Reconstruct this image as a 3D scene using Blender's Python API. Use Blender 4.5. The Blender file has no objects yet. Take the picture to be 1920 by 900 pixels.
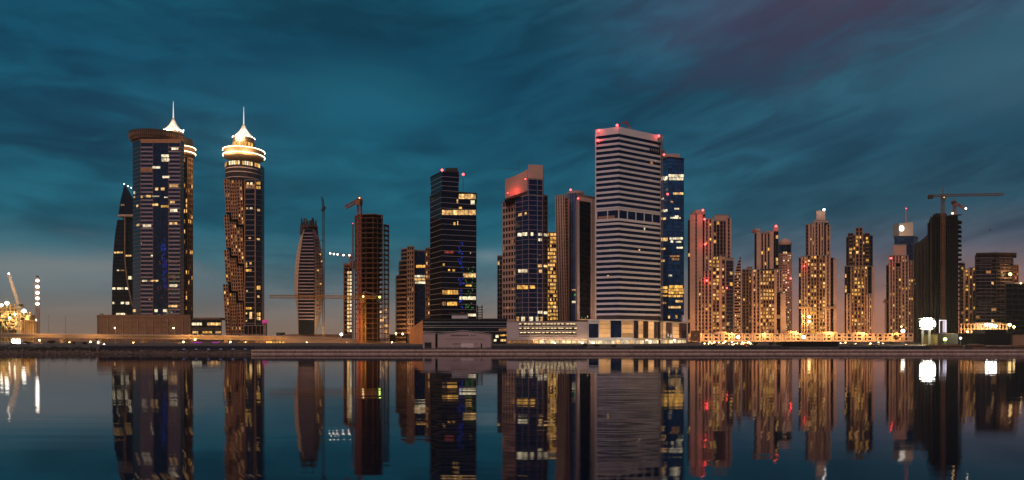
import bpy, math, random
from mathutils import Vector, Matrix
R = math.radians
random.seed(7)
sc = bpy.context.scene

# ---------------------------------------------------------------- camera
H_CAM, FPX, CX, Y0 = 6.0, 1250.0, 960.0, 634.0
cam = bpy.data.cameras.new('camera'); camo = bpy.data.objects.new('camera', cam)
sc.collection.objects.link(camo); sc.camera = camo
camo.location = (0, 0, H_CAM); camo.rotation_euler = (R(90), 0, 0)
cam.sensor_width = 36; cam.lens = 36 * FPX / 1920; cam.shift_y = (Y0 - 450) / 1920
cam.clip_start = 0.5; cam.clip_end = 30000

# ---------------------------------------------------------------- world (dusk sky)
SUN_EL, SUN_AZ = 46.0, 200.0      # last light behind the viewer
w = bpy.data.worlds.new('World'); sc.world = w; w.use_nodes = True
nt = w.node_tree; N = nt.nodes; L = nt.links; N.clear()
def nd(t, **k):
    n = N.new(t)
    for a, b in k.items(): setattr(n, a, b)
    return n
def mth(op, a, b=None, c=None, clamp=False):
    n = nd('ShaderNodeMath', operation=op); n.use_clamp = clamp
    for i, v in enumerate((a, b, c)):
        if v is None: continue
        if isinstance(v, (int, float)): n.inputs[i].default_value = v
        else: L.new(v, n.inputs[i])
    return n.outputs[0]
def srgb(r, g, b):
    f = lambda v: ((v/255+.055)/1.055)**2.4 if v > 10.3 else v/255/12.92
    return (f(r), f(g), f(b), 1)
def ramp(fac, stops):
    n = nd('ShaderNodeValToRGB'); e = n.color_ramp.elements
    n.color_ramp.interpolation = 'EASE' if False else 'LINEAR'
    while len(e) < len(stops): e.new(0.5)
    for el, (p, c) in zip(e, stops): el.position = p; el.color = c
    L.new(fac, n.inputs[0]); return n.outputs[0]
def mixc(f, a, b, bt='MIX'):
    n = nd('ShaderNodeMix', data_type='RGBA', blend_type=bt)
    for i, v in ((0, f), (6, a), (7, b)):
        if isinstance(v, (int, float)): n.inputs[i].default_value = v
        elif isinstance(v, tuple): n.inputs[i].default_value = v
        else: L.new(v, n.inputs[i])
    return n.outputs[2]
def smooth(v, a, b):
    n = nd('ShaderNodeMapRange', interpolation_type='SMOOTHSTEP')
    L.new(v, n.inputs[0]); n.inputs[1].default_value = a; n.inputs[2].default_value = b
    return n.outputs[0]
tc = nd('ShaderNodeTexCoord'); sx = nd('ShaderNodeSeparateXYZ'); L.new(tc.outputs['Generated'], sx.inputs[0])
x, y, z = sx.outputs
el = mth('MULTIPLY', mth('ARCSINE', z), 180/math.pi)          # degrees
az = mth('MULTIPLY', mth('ARCTAN2', x, y), 180/math.pi)
elf = mth('DIVIDE', el, 40, clamp=True)
S = srgb
left = ramp(elf, [(0, S(156,126,106)), (.045, S(138,126,116)), (.10, S(106,124,130)), (.155, S(66,114,128)), (.22, S(26,98,118)), (.32, S(22,92,114)), (.5, S(14,80,106)), (.66, S(16,78,100)), (1, S(14,66,88))])
right = ramp(elf, [(0, S(214,142,106)), (.06, S(188,130,110)), (.11, S(142,112,110)), (.17, S(90,98,114)), (.24, S(42,84,102)), (.36, S(36,84,106)), (.5, S(42,84,104)), (.62, S(62,82,106)), (.75, S(74,74,98)), (1, S(60,60,84))])
base = mixc(smooth(az, -6, 36), left, right)
back = ramp(elf, [(0, S(52,38,44)), (.1, S(26,32,52)), (.28, S(20,50,96)), (.6, S(16,50,92)), (1, S(18,46,74))])
# cloud layer: noise on a plane overhead, drawn out along the wind
den = mth('ADD', mth('MAXIMUM', z, 0.0), 0.16)
cx_ = mth('DIVIDE', x, den); cy_ = mth('DIVIDE', y, den)
cv = nd('ShaderNodeCombineXYZ'); L.new(cx_, cv.inputs[0]); L.new(cy_, cv.inputs[1])
def cloud(rot, sx_, sy_, scale, detail, seed, rough=.5):
    m = nd('ShaderNodeMapping'); L.new(cv.outputs[0], m.inputs[0])
    m.inputs['Rotation'].default_value = (0, 0, R(rot)); m.inputs['Scale'].default_value = (sx_, sy_, 1)
    m.inputs['Location'].default_value = (seed, seed*.37, 0)
    n = nd('ShaderNodeTexNoise'); L.new(m.outputs[0], n.inputs[0])
    n.inputs['Scale'].default_value = scale; n.inputs['Detail'].default_value = detail; n.inputs['Roughness'].default_value = rough
    n.inputs['Distortion'].default_value = .25
    return n.outputs[0]
tilt = mth('MULTIPLY', mth('MAXIMUM', az, -4.0), .24)
pv_ = nd('ShaderNodeCombineXYZ'); L.new(mth('MULTIPLY', az, .030), pv_.inputs[0]); L.new(mth('MULTIPLY', mth('SUBTRACT', el, tilt), .105), pv_.inputs[1])
def layer(scale, detail, rough, seed, dist=.4):
    m = nd('ShaderNodeMapping'); L.new(pv_.outputs[0], m.inputs[0]); m.inputs['Location'].default_value = (seed, seed*.7, seed*.3)
    n = nd('ShaderNodeTexNoise'); L.new(m.outputs[0], n.inputs[0]); n.inputs['Scale'].default_value = scale; n.inputs['Detail'].default_value = detail
    n.inputs['Roughness'].default_value = rough; n.inputs['Distortion'].default_value = dist; return n.outputs[0]
c1 = smooth(layer(1.6, 5, .5, 4.2), .36, .64)
c2 = smooth(layer(4.5, 8, .6, 7.7, .6), .33, .67)
cl = mth('ADD', mth('MULTIPLY', c1, .52), mth('MULTIPLY', c2, .48))
def mixf(c):      # weaker clouds low over the horizon
    k = mth('ADD', mth('MULTIPLY', smooth(el, 1.0, 9.0), .65), .35)
    return mth('ADD', mth('MULTIPLY', mth('SUBTRACT', c, .45), k), .45)
dark = mixc(1.0, base, (.48, .60, .66, 1), 'MULTIPLY')
lite = mixc(1.0, base, (1.55, 1.42, 1.38, 1), 'MULTIPLY')
front = mixc(mixf(cl), dark, lite)
# blobs: (az, el, radius az, radius el, colour, amount)
def blob(col, az0, el0, ra, re, c, amt):
    a = mth('DIVIDE', mth('SUBTRACT', az, az0), ra); b = mth('DIVIDE', mth('SUBTRACT', el, el0), re)
    d = mth('SQRT', mth('ADD', mth('MULTIPLY', a, a), mth('MULTIPLY', b, b)))
    d = mth('ADD', d, mth('MULTIPLY', mth('SUBTRACT', c2, .5), .5))
    f = mth('MULTIPLY', smooth(d, 1.0, 0.0), amt)
    return mixc(f, col, c)
front = blob(front, 30, 26.5, 12, 6, S(92,62,80), .45)
front = blob(front, 22, 24, 15, 7, S(76,68,94), .45)
front = blob(front, -33, 5.0, 12, 2.6, S(136,144,146), .8)
front = blob(front, -2.0, 7.0, 4.2, 1.3, S(128,148,156), .8)
front = blob(front, 37, 17.5, 9, 4.5, S(64,108,128), .6)
front = blob(front, -12, 19.5, 13, 4, S(34,112,136), .5)
front = blob(front, -34, 15.0, 14, 4, S(8,50,78), .6)
front = blob(front, -12, 26, 16, 3.4, S(14,62,84), .5)
front = blob(front, 20, 15.5, 16, 2.6, S(26,58,82), .5)
sky = mixc(smooth(y, .25, -.25), front, back)
sky = mixc(smooth(z, -.002, -.03), sky, (.01, .012, .015, 1))
b1 = nd('ShaderNodeBackground'); L.new(sky, b1.inputs[0]); b1.inputs[1].default_value = .86
st = nd('ShaderNodeTexSky', sky_type='NISHITA'); st.sun_disc = False
st.sun_elevation = R(SUN_EL); st.sun_rotation = R(SUN_AZ)
b2 = nd('ShaderNodeBackground'); L.new(st.outputs[0], b2.inputs[0]); b2.inputs[1].default_value = .0008
ad = nd('ShaderNodeAddShader'); L.new(b1.outputs[0], ad.inputs[0]); L.new(b2.outputs[0], ad.inputs[1])
ow = nd('ShaderNodeOutputWorld'); L.new(ad.outputs[0], ow.inputs[0])

sun = bpy.data.lights.new('sun', 'SUN'); suno = bpy.data.objects.new('sun', sun); sc.collection.objects.link(suno)
sun.energy = 1.3; sun.angle = R(34); sun.color = (1, .69, .58)
_e, _a = R(SUN_EL), R(SUN_AZ)
suno.rotation_euler = (-Vector((math.sin(_a)*math.cos(_e), math.cos(_a)*math.cos(_e), math.sin(_e)))).to_track_quat('-Z', 'Y').to_euler()

sc.view_settings.view_transform = 'Standard'; sc.view_settings.look = 'None'
sc.view_settings.gamma = 1; sc.view_settings.exposure = 0; sc.view_settings.use_curve_mapping = False
sc.cycles.use_denoising = True
sc.cycles.max_bounces = 5; sc.cycles.diffuse_bounces = 2; sc.cycles.glossy_bounces = 3
sc.cycles.sample_clamp_indirect = 6; sc.cycles.caustics_reflective = False; sc.cycles.caustics_refractive = False

# ---------------------------------------------------------------- materials
MATS = {}
def mat(name, col, rough=.7, metal=0, spec=.5, emis=None, es=0, var=.0, vscale=.2, bump=0, pw=None):
    if name in MATS: return MATS[name]
    m = bpy.data.materials.new(name); m.use_nodes = True
    t = m.node_tree; b = t.nodes['Principled BSDF']
    b.inputs['Base Color'].default_value = (*col, 1); b.inputs['Roughness'].default_value = rough
    b.inputs['Metallic'].default_value = metal; b.inputs['Specular IOR Level'].default_value = spec
    if var:
        g = t.nodes.new('ShaderNodeNewGeometry'); n = t.nodes.new('ShaderNodeTexNoise')
        n.inputs['Scale'].default_value = vscale; n.inputs['Detail'].default_value = 5
        t.links.new(g.outputs['Position'], n.inputs[0])
        r = t.nodes.new('ShaderNodeMapRange'); t.links.new(n.outputs[0], r.inputs[0])
        r.inputs[1].default_value = .3; r.inputs[2].default_value = .7
        r.inputs[3].default_value = 1-var; r.inputs[4].default_value = 1+var
        v = t.nodes.new('ShaderNodeVectorMath'); v.operation = 'SCALE'
        v.inputs[0].default_value = col; t.links.new(r.outputs[0], v.inputs['Scale'])
        t.links.new(v.outputs[0], b.inputs['Base Color'])
        if bump:
            bp = t.nodes.new('ShaderNodeBump'); bp.inputs['Strength'].default_value = bump
            t.links.new(n.outputs[0], bp.inputs['Height']); t.links.new(bp.outputs[0], b.inputs['Normal'])
    MATS[name] = m; return m
def glass(name, col, rough=.07, spec=1.0, panel=3.2, metal=0.0):
    """facade glass: every pane tilted a hair and tinted differently"""
    if name in MATS: return MATS[name]
    m = mat(name, col, rough, metal, spec); t = m.node_tree; b = t.nodes['Principled BSDF']
    g = t.nodes.new('ShaderNodeNewGeometry'); s = t.nodes.new('ShaderNodeVectorMath'); s.operation = 'SCALE'
    s.inputs['Scale'].default_value = 1/panel; t.links.new(g.outputs['Position'], s.inputs[0])
    f = t.nodes.new('ShaderNodeVectorMath'); f.operation = 'FLOOR'; t.links.new(s.outputs[0], f.inputs[0])
    wn = t.nodes.new('ShaderNodeTexWhiteNoise'); t.links.new(f.outputs[0], wn.inputs[0])
    r = t.nodes.new('ShaderNodeMapRange'); t.links.new(wn.outputs['Value'], r.inputs[0])
    r.inputs[3].default_value = .6; r.inputs[4].default_value = 1.5
    v = t.nodes.new('ShaderNodeVectorMath'); v.operation = 'SCALE'; v.inputs[0].default_value = col
    t.links.new(r.outputs[0], v.inputs['Scale']); t.links.new(v.outputs[0], b.inputs['Base Color'])
    c = t.nodes.new('ShaderNodeVectorMath'); c.operation = 'SUBTRACT'; t.links.new(wn.outputs['Color'], c.inputs[0]); c.inputs[1].default_value = (.5,.5,.5)
    k = t.nodes.new('ShaderNodeVectorMath'); k.operation = 'SCALE'; k.inputs['Scale'].default_value = .035; t.links.new(c.outputs[0], k.inputs[0])
    a = t.nodes.new('ShaderNodeVectorMath'); a.operation = 'ADD'; t.links.new(k.outputs[0], a.inputs[0]); t.links.new(g.outputs['Normal'], a.inputs[1])
    nn = t.nodes.new('ShaderNodeVectorMath'); nn.operation = 'NORMALIZE'; t.links.new(a.outputs[0], nn.inputs[0])
    t.links.new(nn.outputs[0], b.inputs['Normal'])
    return m
def lit(name, col, es, lo=.35, scale=.5, sample=False):
    """a lit room seen through its window, or a painted light mirrored in glass: uneven brightness inside"""
    if name in MATS: return MATS[name]
    m = bpy.data.materials.new(name); m.use_nodes = True; t = m.node_tree
    b = t.nodes['Principled BSDF']; b.inputs['Base Color'].default_value = (.02,.02,.02,1); b.inputs['Roughness'].default_value = .2
    g = t.nodes.new('ShaderNodeNewGeometry'); n = t.nodes.new('ShaderNodeTexNoise'); n.inputs['Scale'].default_value = scale
    n.inputs['Detail'].default_value = 3; t.links.new(g.outputs['Position'], n.inputs[0])
    r = t.nodes.new('ShaderNodeMapRange'); t.links.new(n.outputs[0], r.inputs[0])
    r.inputs[1].default_value = .32; r.inputs[2].default_value = .68; r.inputs[3].default_value = es*lo; r.inputs[4].default_value = es
    oi = t.nodes.new('ShaderNodeObjectInfo'); q = t.nodes.new('ShaderNodeMapRange'); t.links.new(oi.outputs['Random'], q.inputs[0])
    q.inputs[3].default_value = .45; q.inputs[4].default_value = 1.25
    u = t.nodes.new('ShaderNodeMath'); u.operation = 'MULTIPLY'; t.links.new(r.outputs[0], u.inputs[0]); t.links.new(q.outputs[0], u.inputs[1])
    b.inputs['Emission Color'].default_value = (*col, 1); t.links.new(u.outputs[0], b.inputs['Emission Strength'])
    if not sample: m.cycles.emission_sampling = 'NONE'
    MATS[name] = m; return m
def glow(name, col, es, sample=False):
    if name in MATS: return MATS[name]
    m = bpy.data.materials.new(name); m.use_nodes = True; t = m.node_tree
    b = t.nodes['Principled BSDF']; b.inputs['Base Color'].default_value = (.1,.1,.1,1)
    b.inputs['Emission Color'].default_value = (*col, 1); b.inputs['Emission Strength'].default_value = es
    if not sample: m.cycles.emission_sampling = 'NONE'
    MATS[name] = m; return m

W_WHITE = mat('white_cladding', (.68,.64,.68), .6, var=.06, vscale=.06)
W_CREAM = mat('cream_stone', (.50,.35,.27), .75, var=.12, vscale=.08)
W_TAN = mat('tan_stone', (.34,.20,.13), .8, var=.15, vscale=.08)
W_ROSE = mat('rose_render', (.52,.34,.27), .75, var=.1, vscale=.08)
W_BROWN = mat('brown_stone', (.20,.10,.065), .8, var=.2, vscale=.1)
W_COPPER = mat('copper_cladding', (.44,.20,.09), .5, var=.25, vscale=.2)
W_GREY = mat('grey_concrete', (.22,.20,.19), .85, var=.2, vscale=.15)
W_DARK = mat('dark_concrete', (.055,.04,.036), .85, var=.3, vscale=.12)
W_BLACK = mat('charcoal_cladding', (.012,.011,.013), .6, var=.2)
W_LINE = mat('silver_trim', (.42,.38,.42), .45, metal=.2)
W_LINE2 = mat('mauve_metal_band', (.30,.22,.26), .5, metal=.1, var=.1, vscale=.3)
W_SHED = mat('shed_cladding', (.46,.36,.35), .7, var=.08, vscale=.3)
RUST = mat('crane_paint', (.35,.12,.07), .6, var=.2, vscale=.5)
YELL = mat('yellow_crane_paint', (.45,.24,.05), .6, var=.2, vscale=.5)
STEEL = mat('galvanised_steel', (.3,.3,.32), .4, metal=.8)
G_NAVY = glass('navy_glass', (.008,.018,.05), .08, 1.0)
G_BLUE = glass('blue_glass', (.02,.09,.26), .08, 1.0)
G_DARK = glass('black_glass', (.006,.008,.013), .08, .8)
G_BROWN = glass('bronze_glass', (.02,.012,.01), .1, .7)
G_TEAL = glass('teal_glass', (.008,.02,.026), .07, 1.0)
L_WARM = lit('lit_room_warm', (1,.56,.20), 1.8, .2)
L_GOLD = lit('lit_room_gold', (1,.50,.10), 1.6, .2)
L_WHITE = lit('lit_room_white', (1,.82,.52), 1.8, .25)
L_DIM = lit('lit_room_dim', (1,.45,.16), .55)
L_GREEN = lit('green_light_and_reflection', (.25,.9,.2), .6)  # green windows, also painted mirrored lights on the glass towers
REFL_BLUE = lit('blue_reflection', (.03,.09,.9), .55, .2)  # glow painted for blue lights mirrored in facade glass, no room behind
L_RED = lit('lit_red', (.9,.12,.08), .5)
L_SHOP = lit('lit_shopfront', (1,.74,.40), 1.6, .3, .25)
E_RED = glow('red_beacon_glow', (1,.05,.05), 9)
E_WHITE = glow('white_lamp_glow', (1,.93,.8), 7)
E_FLOOD = glow('floodlight_glow', (1,.97,.85), 40)
E_WARM = glow('warm_lamp_glow', (1,.62,.24), 5)
E_RING = glow('crown_light_line', (1,.80,.45), 8)
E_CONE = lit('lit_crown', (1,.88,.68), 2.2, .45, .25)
E_GREEN = glow('green_lamp_glow', (.7,1,.15), 8)

# ---------------------------------------------------------------- helpers
COL = sc.collection
def P(px, D, py=None, z=None):
    X = (px-CX)/FPX*D
    return Vector((X, D, H_CAM+(Y0-py)/FPX*D if z is None else z))
def ZZ(py, D): return H_CAM+(Y0-py)/FPX*D
LAND = 1.6
def tag(o, label=None, cat=None, group=None, kind=None):
    if label: o['label'] = label
    if cat: o['category'] = cat
    if group: o['group'] = group
    if kind: o['kind'] = kind
    return o
class MB:
    def __init__(s): s.v = []; s.f = []
    def quad(s, a, b, c, d):
        i = len(s.v); s.v += [a, b, c, d]; s.f.append((i, i+1, i+2, i+3))
    def hexa(s, p):   # p: 8 pts, bottom 4 (ccw) then top 4
        i = len(s.v); s.v += [tuple(q) for q in p]
        s.f += [(i+3,i+2,i+1,i), (i+4,i+5,i+6,i+7), (i,i+1,i+5,i+4), (i+1,i+2,i+6,i+5), (i+2,i+3,i+7,i+6), (i+3,i,i+4,i+7)]
    def box(s, x0, x1, y0, y1, z0, z1):
        s.hexa([(x0,y0,z0),(x1,y0,z0),(x1,y1,z0),(x0,y1,z0),(x0,y0,z1),(x1,y0,z1),(x1,y1,z1),(x0,y1,z1)])
    def prism(s, poly, z0, z1):
        i = len(s.v); n = len(poly)
        s.v += [(p[0], p[1], z0) for p in poly]+[(p[0], p[1], z1) for p in poly]
        s.f.append(tuple(i+n+k for k in range(n))); s.f.append(tuple(i+k for k in reversed(range(n))))
        for k in range(n): s.f.append((i+k, i+(k+1) % n, i+n+(k+1) % n, i+n+k))
    def tube(s, a, b, r, n=4, r2=None):
        a, b = Vector(a), Vector(b); d = b-a
        if d.length < 1e-6: return
        u = d.orthogonal().normalized(); v = d.cross(u).normalized(); i = len(s.v); r2 = r if r2 is None else r2
        for c, rr in ((a, r), (b, r2)):
            for k in range(n):
                t = 2*math.pi*k/n+math.pi/4; s.v.append(tuple(c+u*rr*math.cos(t)+v*rr*math.sin(t)))
        for k in range(n): s.f.append((i+k, i+(k+1) % n, i+n+(k+1) % n, i+n+k))
        s.f.append(tuple(i+k for k in reversed(range(n)))); s.f.append(tuple(i+n+k for k in range(n)))
    def lathe(s, c, prof, n=24):
        i = len(s.v); m = len(prof)
        for r, zz in prof:
            for k in range(n):
                t = 2*math.pi*k/n; s.v.append((c[0]+r*math.cos(t), c[1]+r*math.sin(t), zz))
        for j in range(m-1):
            for k in range(n): s.f.append((i+j*n+k, i+j*n+(k+1) % n, i+(j+1)*n+(k+1) % n, i+(j+1)*n+k))
        s.f.append(tuple(i+k for k in reversed(range(n)))); s.f.append(tuple(i+(m-1)*n+k for k in range(n)))
    def ball(s, c, r, n=10):
        s.lathe(c, [(max(.02*r, r*math.sin(math.pi*k/6)), c[2]-r*math.cos(math.pi*k/6)) for k in range(7)], n)
    def lattice(s, a, b, w, r, bay=None):
        a, b = Vector(a), Vector(b); d = b-a; Ln = d.length; d.normalize()
        u = Vector((0,0,1)).cross(d)
        u = Vector((1,0,0)) if u.length < .01 else u.normalized()
        v = d.cross(u).normalized(); h = w/2; bay = bay or w*1.3; n = max(2, int(Ln/bay))
        cs = [u*h+v*h, -u*h+v*h, -u*h-v*h, u*h-v*h]
        for c in cs: s.tube(a+c, b+c, r)
        for k in range(n):
            p, q = a+d*Ln*k/n, a+d*Ln*(k+1)/n
            for j in range(4):
                c, e = cs[j], cs[(j+1) % 4]
                s.tube(p+c, q+e, r*.7, 3) if k % 2 else s.tube(p+e, q+c, r*.7, 3)
                s.tube(q+c, q+e, r*.7, 3)
    def build(s, name, m, parent=None, loc=None, smooth=False):
        if not s.v: return None
        me = bpy.data.meshes.new(name)
        o0 = world_loc(parent) if parent else Vector(loc or (0,0,0))
        me.from_pydata([(v[0]-o0.x, v[1]-o0.y, v[2]-o0.z) for v in s.v], [], s.f)
        if isinstance(m, (list, tuple)):
            for q in m: me.materials.append(q)
        elif m: me.materials.append(m)
        if smooth:
            for p in me.polygons: p.use_smooth = True
        o = bpy.data.objects.new(name, me); COL.objects.link(o)
        if parent: o.parent = parent
        else: o.location = o0
        return o
def world_loc(o):
    v = Vector((0,0,0))
    while o: v = v+o.location; o = o.parent
    return v
class Frame:
    """a vertical facade plane: u along, n outward"""
    def __init__(s, a, b, z0, z1, lean=0.0):
        s.a = Vector((a[0], a[1], 0)); s.b = Vector((b[0], b[1], 0)); d = s.b-s.a; s.W = d.length; s.u = d.normalized()
        s.n = Vector((s.u.y, -s.u.x, 0)); s.z0, s.z1, s.lean = z0, z1, lean
    def p(s, u, d, z):
        q = s.a+s.u*(u+s.lean*(z-s.z0))+s.n*d; return (q.x, q.y, z)
    def box(s, mb, u0, u1, d0, d1, z0, z1):
        mb.hexa([s.p(u0,d1,z0), s.p(u1,d1,z0), s.p(u1,d0,z0), s.p(u0,d0,z0), s.p(u0,d1,z1), s.p(u1,d1,z1), s.p(u1,d0,z1), s.p(u0,d0,z1)])
    def hit(s, px):
        k = (px-CX)/FPX    # x = k*y
        den = s.u.x-k*s.u.y
        t = (k*s.a.y-s.a.x)/den
        return t, s.a.y+s.u.y*t
UNIT = {}
def unit_mesh(m):
    if m.name not in UNIT:
        b = MB(); b.box(-.5,.5,-.5,.5,-.5,.5)
        me = bpy.data.meshes.new('window'); me.from_pydata(b.v, [], b.f); me.materials.append(m); UNIT[m.name] = me
    return UNIT[m.name]
SPLIT = dict(pillar=60, pilaster=60, dark_bay=40, balcony=9, louvre=20, end_fin=9, fin=20, crown_fin=40, post=12, work_light=20, strut=9, door=9, ceiling_light=60, pier=30, floor_line=60, mullion=20, floor_band=90, opening=60, string_course=30, upper_wing=9, frame=9, vent=30, pole=4, roof_cornice=9, column=12, side_wall=4, canopy_fin=60, rail_post=100, edge_slab=60, landing=9)
class Thing:
    def __init__(s, name, label, cat, px, D, z=LAND, group=None):
        s.root = bpy.data.objects.new(name, None); COL.objects.link(s.root)
        s.root.location = P(px, D, z=z); s.root.empty_display_size = 3
        tag(s.root, label, cat, group); s.mb = {}; s.wins = []
    def m(s, part, material): return s.mb.setdefault((part, material.name), (MB(), material))[0]
    def win(s, fr, u0, u1, z0, z1, m, d=.06, th=.1):
        if u1 < u0: u0, u1 = u1, u0
        s.wins.append((fr, u0, u1, z0, z1, m, d, th))
    def part(s, name, m, parent=None, smooth=False, label=None):
        pass
    def done(s, most=100, wname='window'):
        objs = {}
        for (part, _), (mb, mm) in s.mb.items():
            if part in SPLIT and len(mb.v) % 8 == 0 and len(mb.f) == len(mb.v)*6//8 and 1 < len(mb.v)//8 <= SPLIT[part]:
                for k in range(len(mb.v)//8):
                    q = MB(); q.v = mb.v[k*8:k*8+8]; q.f = [tuple(i-k*8 for i in f) for f in mb.f[k*6:k*6+6]]; q.build(part, mm, s.root)
                continue
            if part in ('floor_band', 'safety_net', 'floor_slab') and len(mb.v) % 8 == 0 and len(mb.f) == len(mb.v)*6//8:
                lv = {}
                for k in range(len(mb.v)//8): lv.setdefault(round(min(v[2] for v in mb.v[k*8:k*8+8]), 1), []).append(k)
                if 1 < len(lv) <= 100:
                    for ks in lv.values():
                        q = MB()
                        for j, k in enumerate(ks): q.v += mb.v[k*8:k*8+8]; q.f += [tuple(i-k*8+j*8 for i in f) for f in mb.f[k*6:k*6+6]]
                        q.build(part, mm, s.root)
                    continue
            o = mb.build(part, mm, s.root)
            if o: objs[part] = o
        s.wins.sort(key=lambda q: -(q[2]-q[1])*(q[4]-q[3]))
        for fr, u0, u1, z0, z1, m, d, th in s.wins[:most]:
            o = bpy.data.objects.new(wname, unit_mesh(m)); COL.objects.link(o); o.parent = s.root
            c = Vector(fr.p((u0+u1)/2, d+th/2, (z0+z1)/2))-s.root.location
            M = Matrix(((fr.u.x*(u1-u0), fr.n.x*th, 0, c.x), (fr.u.y*(u1-u0), fr.n.y*th, 0, c.y), (0, 0, z1-z0, c.z), (0,0,0,1)))
            o.matrix_basis = M
        rest = s.wins[most:]
        if rest:
            mats = []; mb = MB(); idx = []
            for fr, u0, u1, z0, z1, m, d, th in rest:
                if m not in mats: mats.append(m)
                fr.box(mb, u0, u1, d, d+th, z0, z1); idx += [mats.index(m)]*6
            o = mb.build(wname, mats, s.root); tag(o, kind='stuff')
            for p, k in zip(o.data.polygons, idx): p.material_index = k
        return objs
def style(wall=W_CREAM, glassm=G_DARK, fh=4.8, bw=4.5, sp=.45, pier=.35, proud=.5, lit=0.0, mats=(L_WARM,), thin=0, piers=True, spm=None):
    return dict(spm=spm, wall=wall, glass=glassm, fh=fh, bw=bw, sp=sp, pier=pier, proud=proud, lit=lit, mats=mats, piers=piers)
def face(T, fr, st, litp=None, wname='wall'):
    """piers and spandrels proud of the glass on one facade plane; some cells lit"""
    H = fr.z1-fr.z0; nf = max(1, round(H/st['fh'])); fh = H/nf; nb = max(1, round(fr.W/st['bw'])); bw = fr.W/nb
    wl = T.m(wname, st['wall']); pr = st['proud']; litp = st['lit'] if litp is None else litp
    if st['sp'] > 0:
        sl = T.m('spandrel', st['spm']) if st.get('spm') else wl; ps = pr*.5 if st.get('spm') else pr
        for k in range(nf):
            z = fr.z0+k*fh; fr.box(sl, 0, fr.W, 0, ps, z, z+fh*st['sp'])
    if st['piers'] and st['pier'] > 0:
        hw = bw*st['pier']/2
        for k in range(nb+1):
            c = k*bw; a, b = max(-.02, c-hw), min(fr.W+.02, c+hw)
            fr.box(wl, a, b, 0.0, pr+.12, fr.z0, fr.z1)
    if litp > 0:
        for i in range(nf):
            rowb = random.choice((.5, 1, 1, 1.6))
            for j in range(nb):
                if random.random() < litp*rowb:
                    a, b = j*bw+bw*st['pier']/2, (j+1)*bw-bw*st['pier']/2
                    if random.random() < .35: b = a+(b-a)*random.uniform(.45,.8)
                    z0 = fr.z0+i*fh+fh*st['sp']+.1; z1 = fr.z0+(i+1)*fh-.1
                    T.win(fr, a+.1, b-.1, z0, z1, random.choice(st['mats']))
def radial(p, dep): return (p[0]*(1+dep/p[1]), p[1]+dep)
def block(T, pts, yt, yb, st, depth=28, Dref=None, lit_edges=None, cap=W_GREY, gname='glazing', capz=1.2, par=.0, z0=None, lean=0):
    """pts: visible front corners [(px, D)...] from left to right"""
    base_to_land = z0 is None and yb is not None and yb > 585
    Dr = Dref or min(p[1] for p in pts); z1 = ZZ(yt, Dr); z0 = (LAND if yb is None else ZZ(yb, Dr)) if z0 is None else z0
    fp = [P(px, D, z=0)[:2] for px, D in pts]
    back = [radial(fp[-1], depth), radial(fp[0], depth)]
    poly = fp+back; frs = []
    fr0 = Frame(poly[0], poly[1], z0, z1, lean)
    if lean:
        mb = T.m(gname, st['glass'])
        d = fr0.u*lean*(z1-z0); i = len(mb.v); n = len(poly)
        mb.v += [(p[0],p[1],z0) for p in poly]+[(p[0]+d.x,p[1]+d.y,z1) for p in poly]
        mb.f.append(tuple(i+n+k for k in range(n)))
        for k in range(n): mb.f.append((i+k, i+(k+1) % n, i+n+(k+1) % n, i+n+k))
    else: T.m(gname, st['glass']).prism(poly, z0, z1)
    n = len(poly)
    if base_to_land and z0 > LAND+.5: T.m('base', W_DARK).prism([(p[0], p[1]) for p in poly], LAND, z0-.01)
    for k in range(n):
        fr = Frame(poly[k], poly[(k+1) % n], z0, z1, lean if k == 0 else 0)
        front = k < len(fp)-1
        if lean and not front: continue
        lp = (st['lit'] if (lit_edges is None or k in lit_edges) else 0) if front else 0
        if front or not st.get('thin'): face(T, fr, st, lp)
        frs.append(fr)
    if not lean:
        c = Vector((sum(p[0] for p in poly)/n, sum(p[1] for p in poly)/n)); e = st['proud']+.25
        big = []
        for p in poly:
            d = Vector(p)-c; d = d*(1+e/max(1, d.length)); big.append((c.x+d.x, c.y+d.y))
        T.m('parapet', cap).prism(big, z1, z1+capz)
    return frs
def rect(T, fr, px0, py0, px1, py1, m, d=.25, part=None, th=.12):
    u0, D0 = fr.hit(px0); u1, D1 = fr.hit(px1); D = (D0+D1)/2
    z0, z1 = ZZ(py1, D), ZZ(py0, D)
    if part: fr.box(T.m(part, m), min(u0,u1), max(u0,u1), 0, d+th, z0, z1)
    else: T.win(fr, u0, u1, z0, z1, m, d, th)
def rects(T, fr, items, d=.25):
    for it in items:
        px0, py0, px1, py1, m = it[:5]
        n = it[5] if len(it) > 5 else 1
        for k in range(n):       # split a run of windows into its panes
            a = px0+(px1-px0)*k/n; b = px0+(px1-px0)*(k+1)/n
            rect(T, fr, a+.25, py0, b-.25, py1, m, d)
def beacon(T, px, py, D, r=1.5, m=None, name='beacon', power=0, col=(1,.05,.05)):
    c = P(px, D, py); mb = MB(); mb.ball(c, r); o = mb.build(name, m or E_RED, T.root)
    mb = MB(); mb.tube((c.x, c.y, c.z-r*2.5), (c.x, c.y, c.z-r*.8), .25, 6); mb.build('beacon_stem' if name == 'beacon' else 'lamp_stem', STEEL, o).location = (0,0,0)
    if power: light(c+Vector((0,-r*1.6,0)), power, col, r, T.root)
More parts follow.
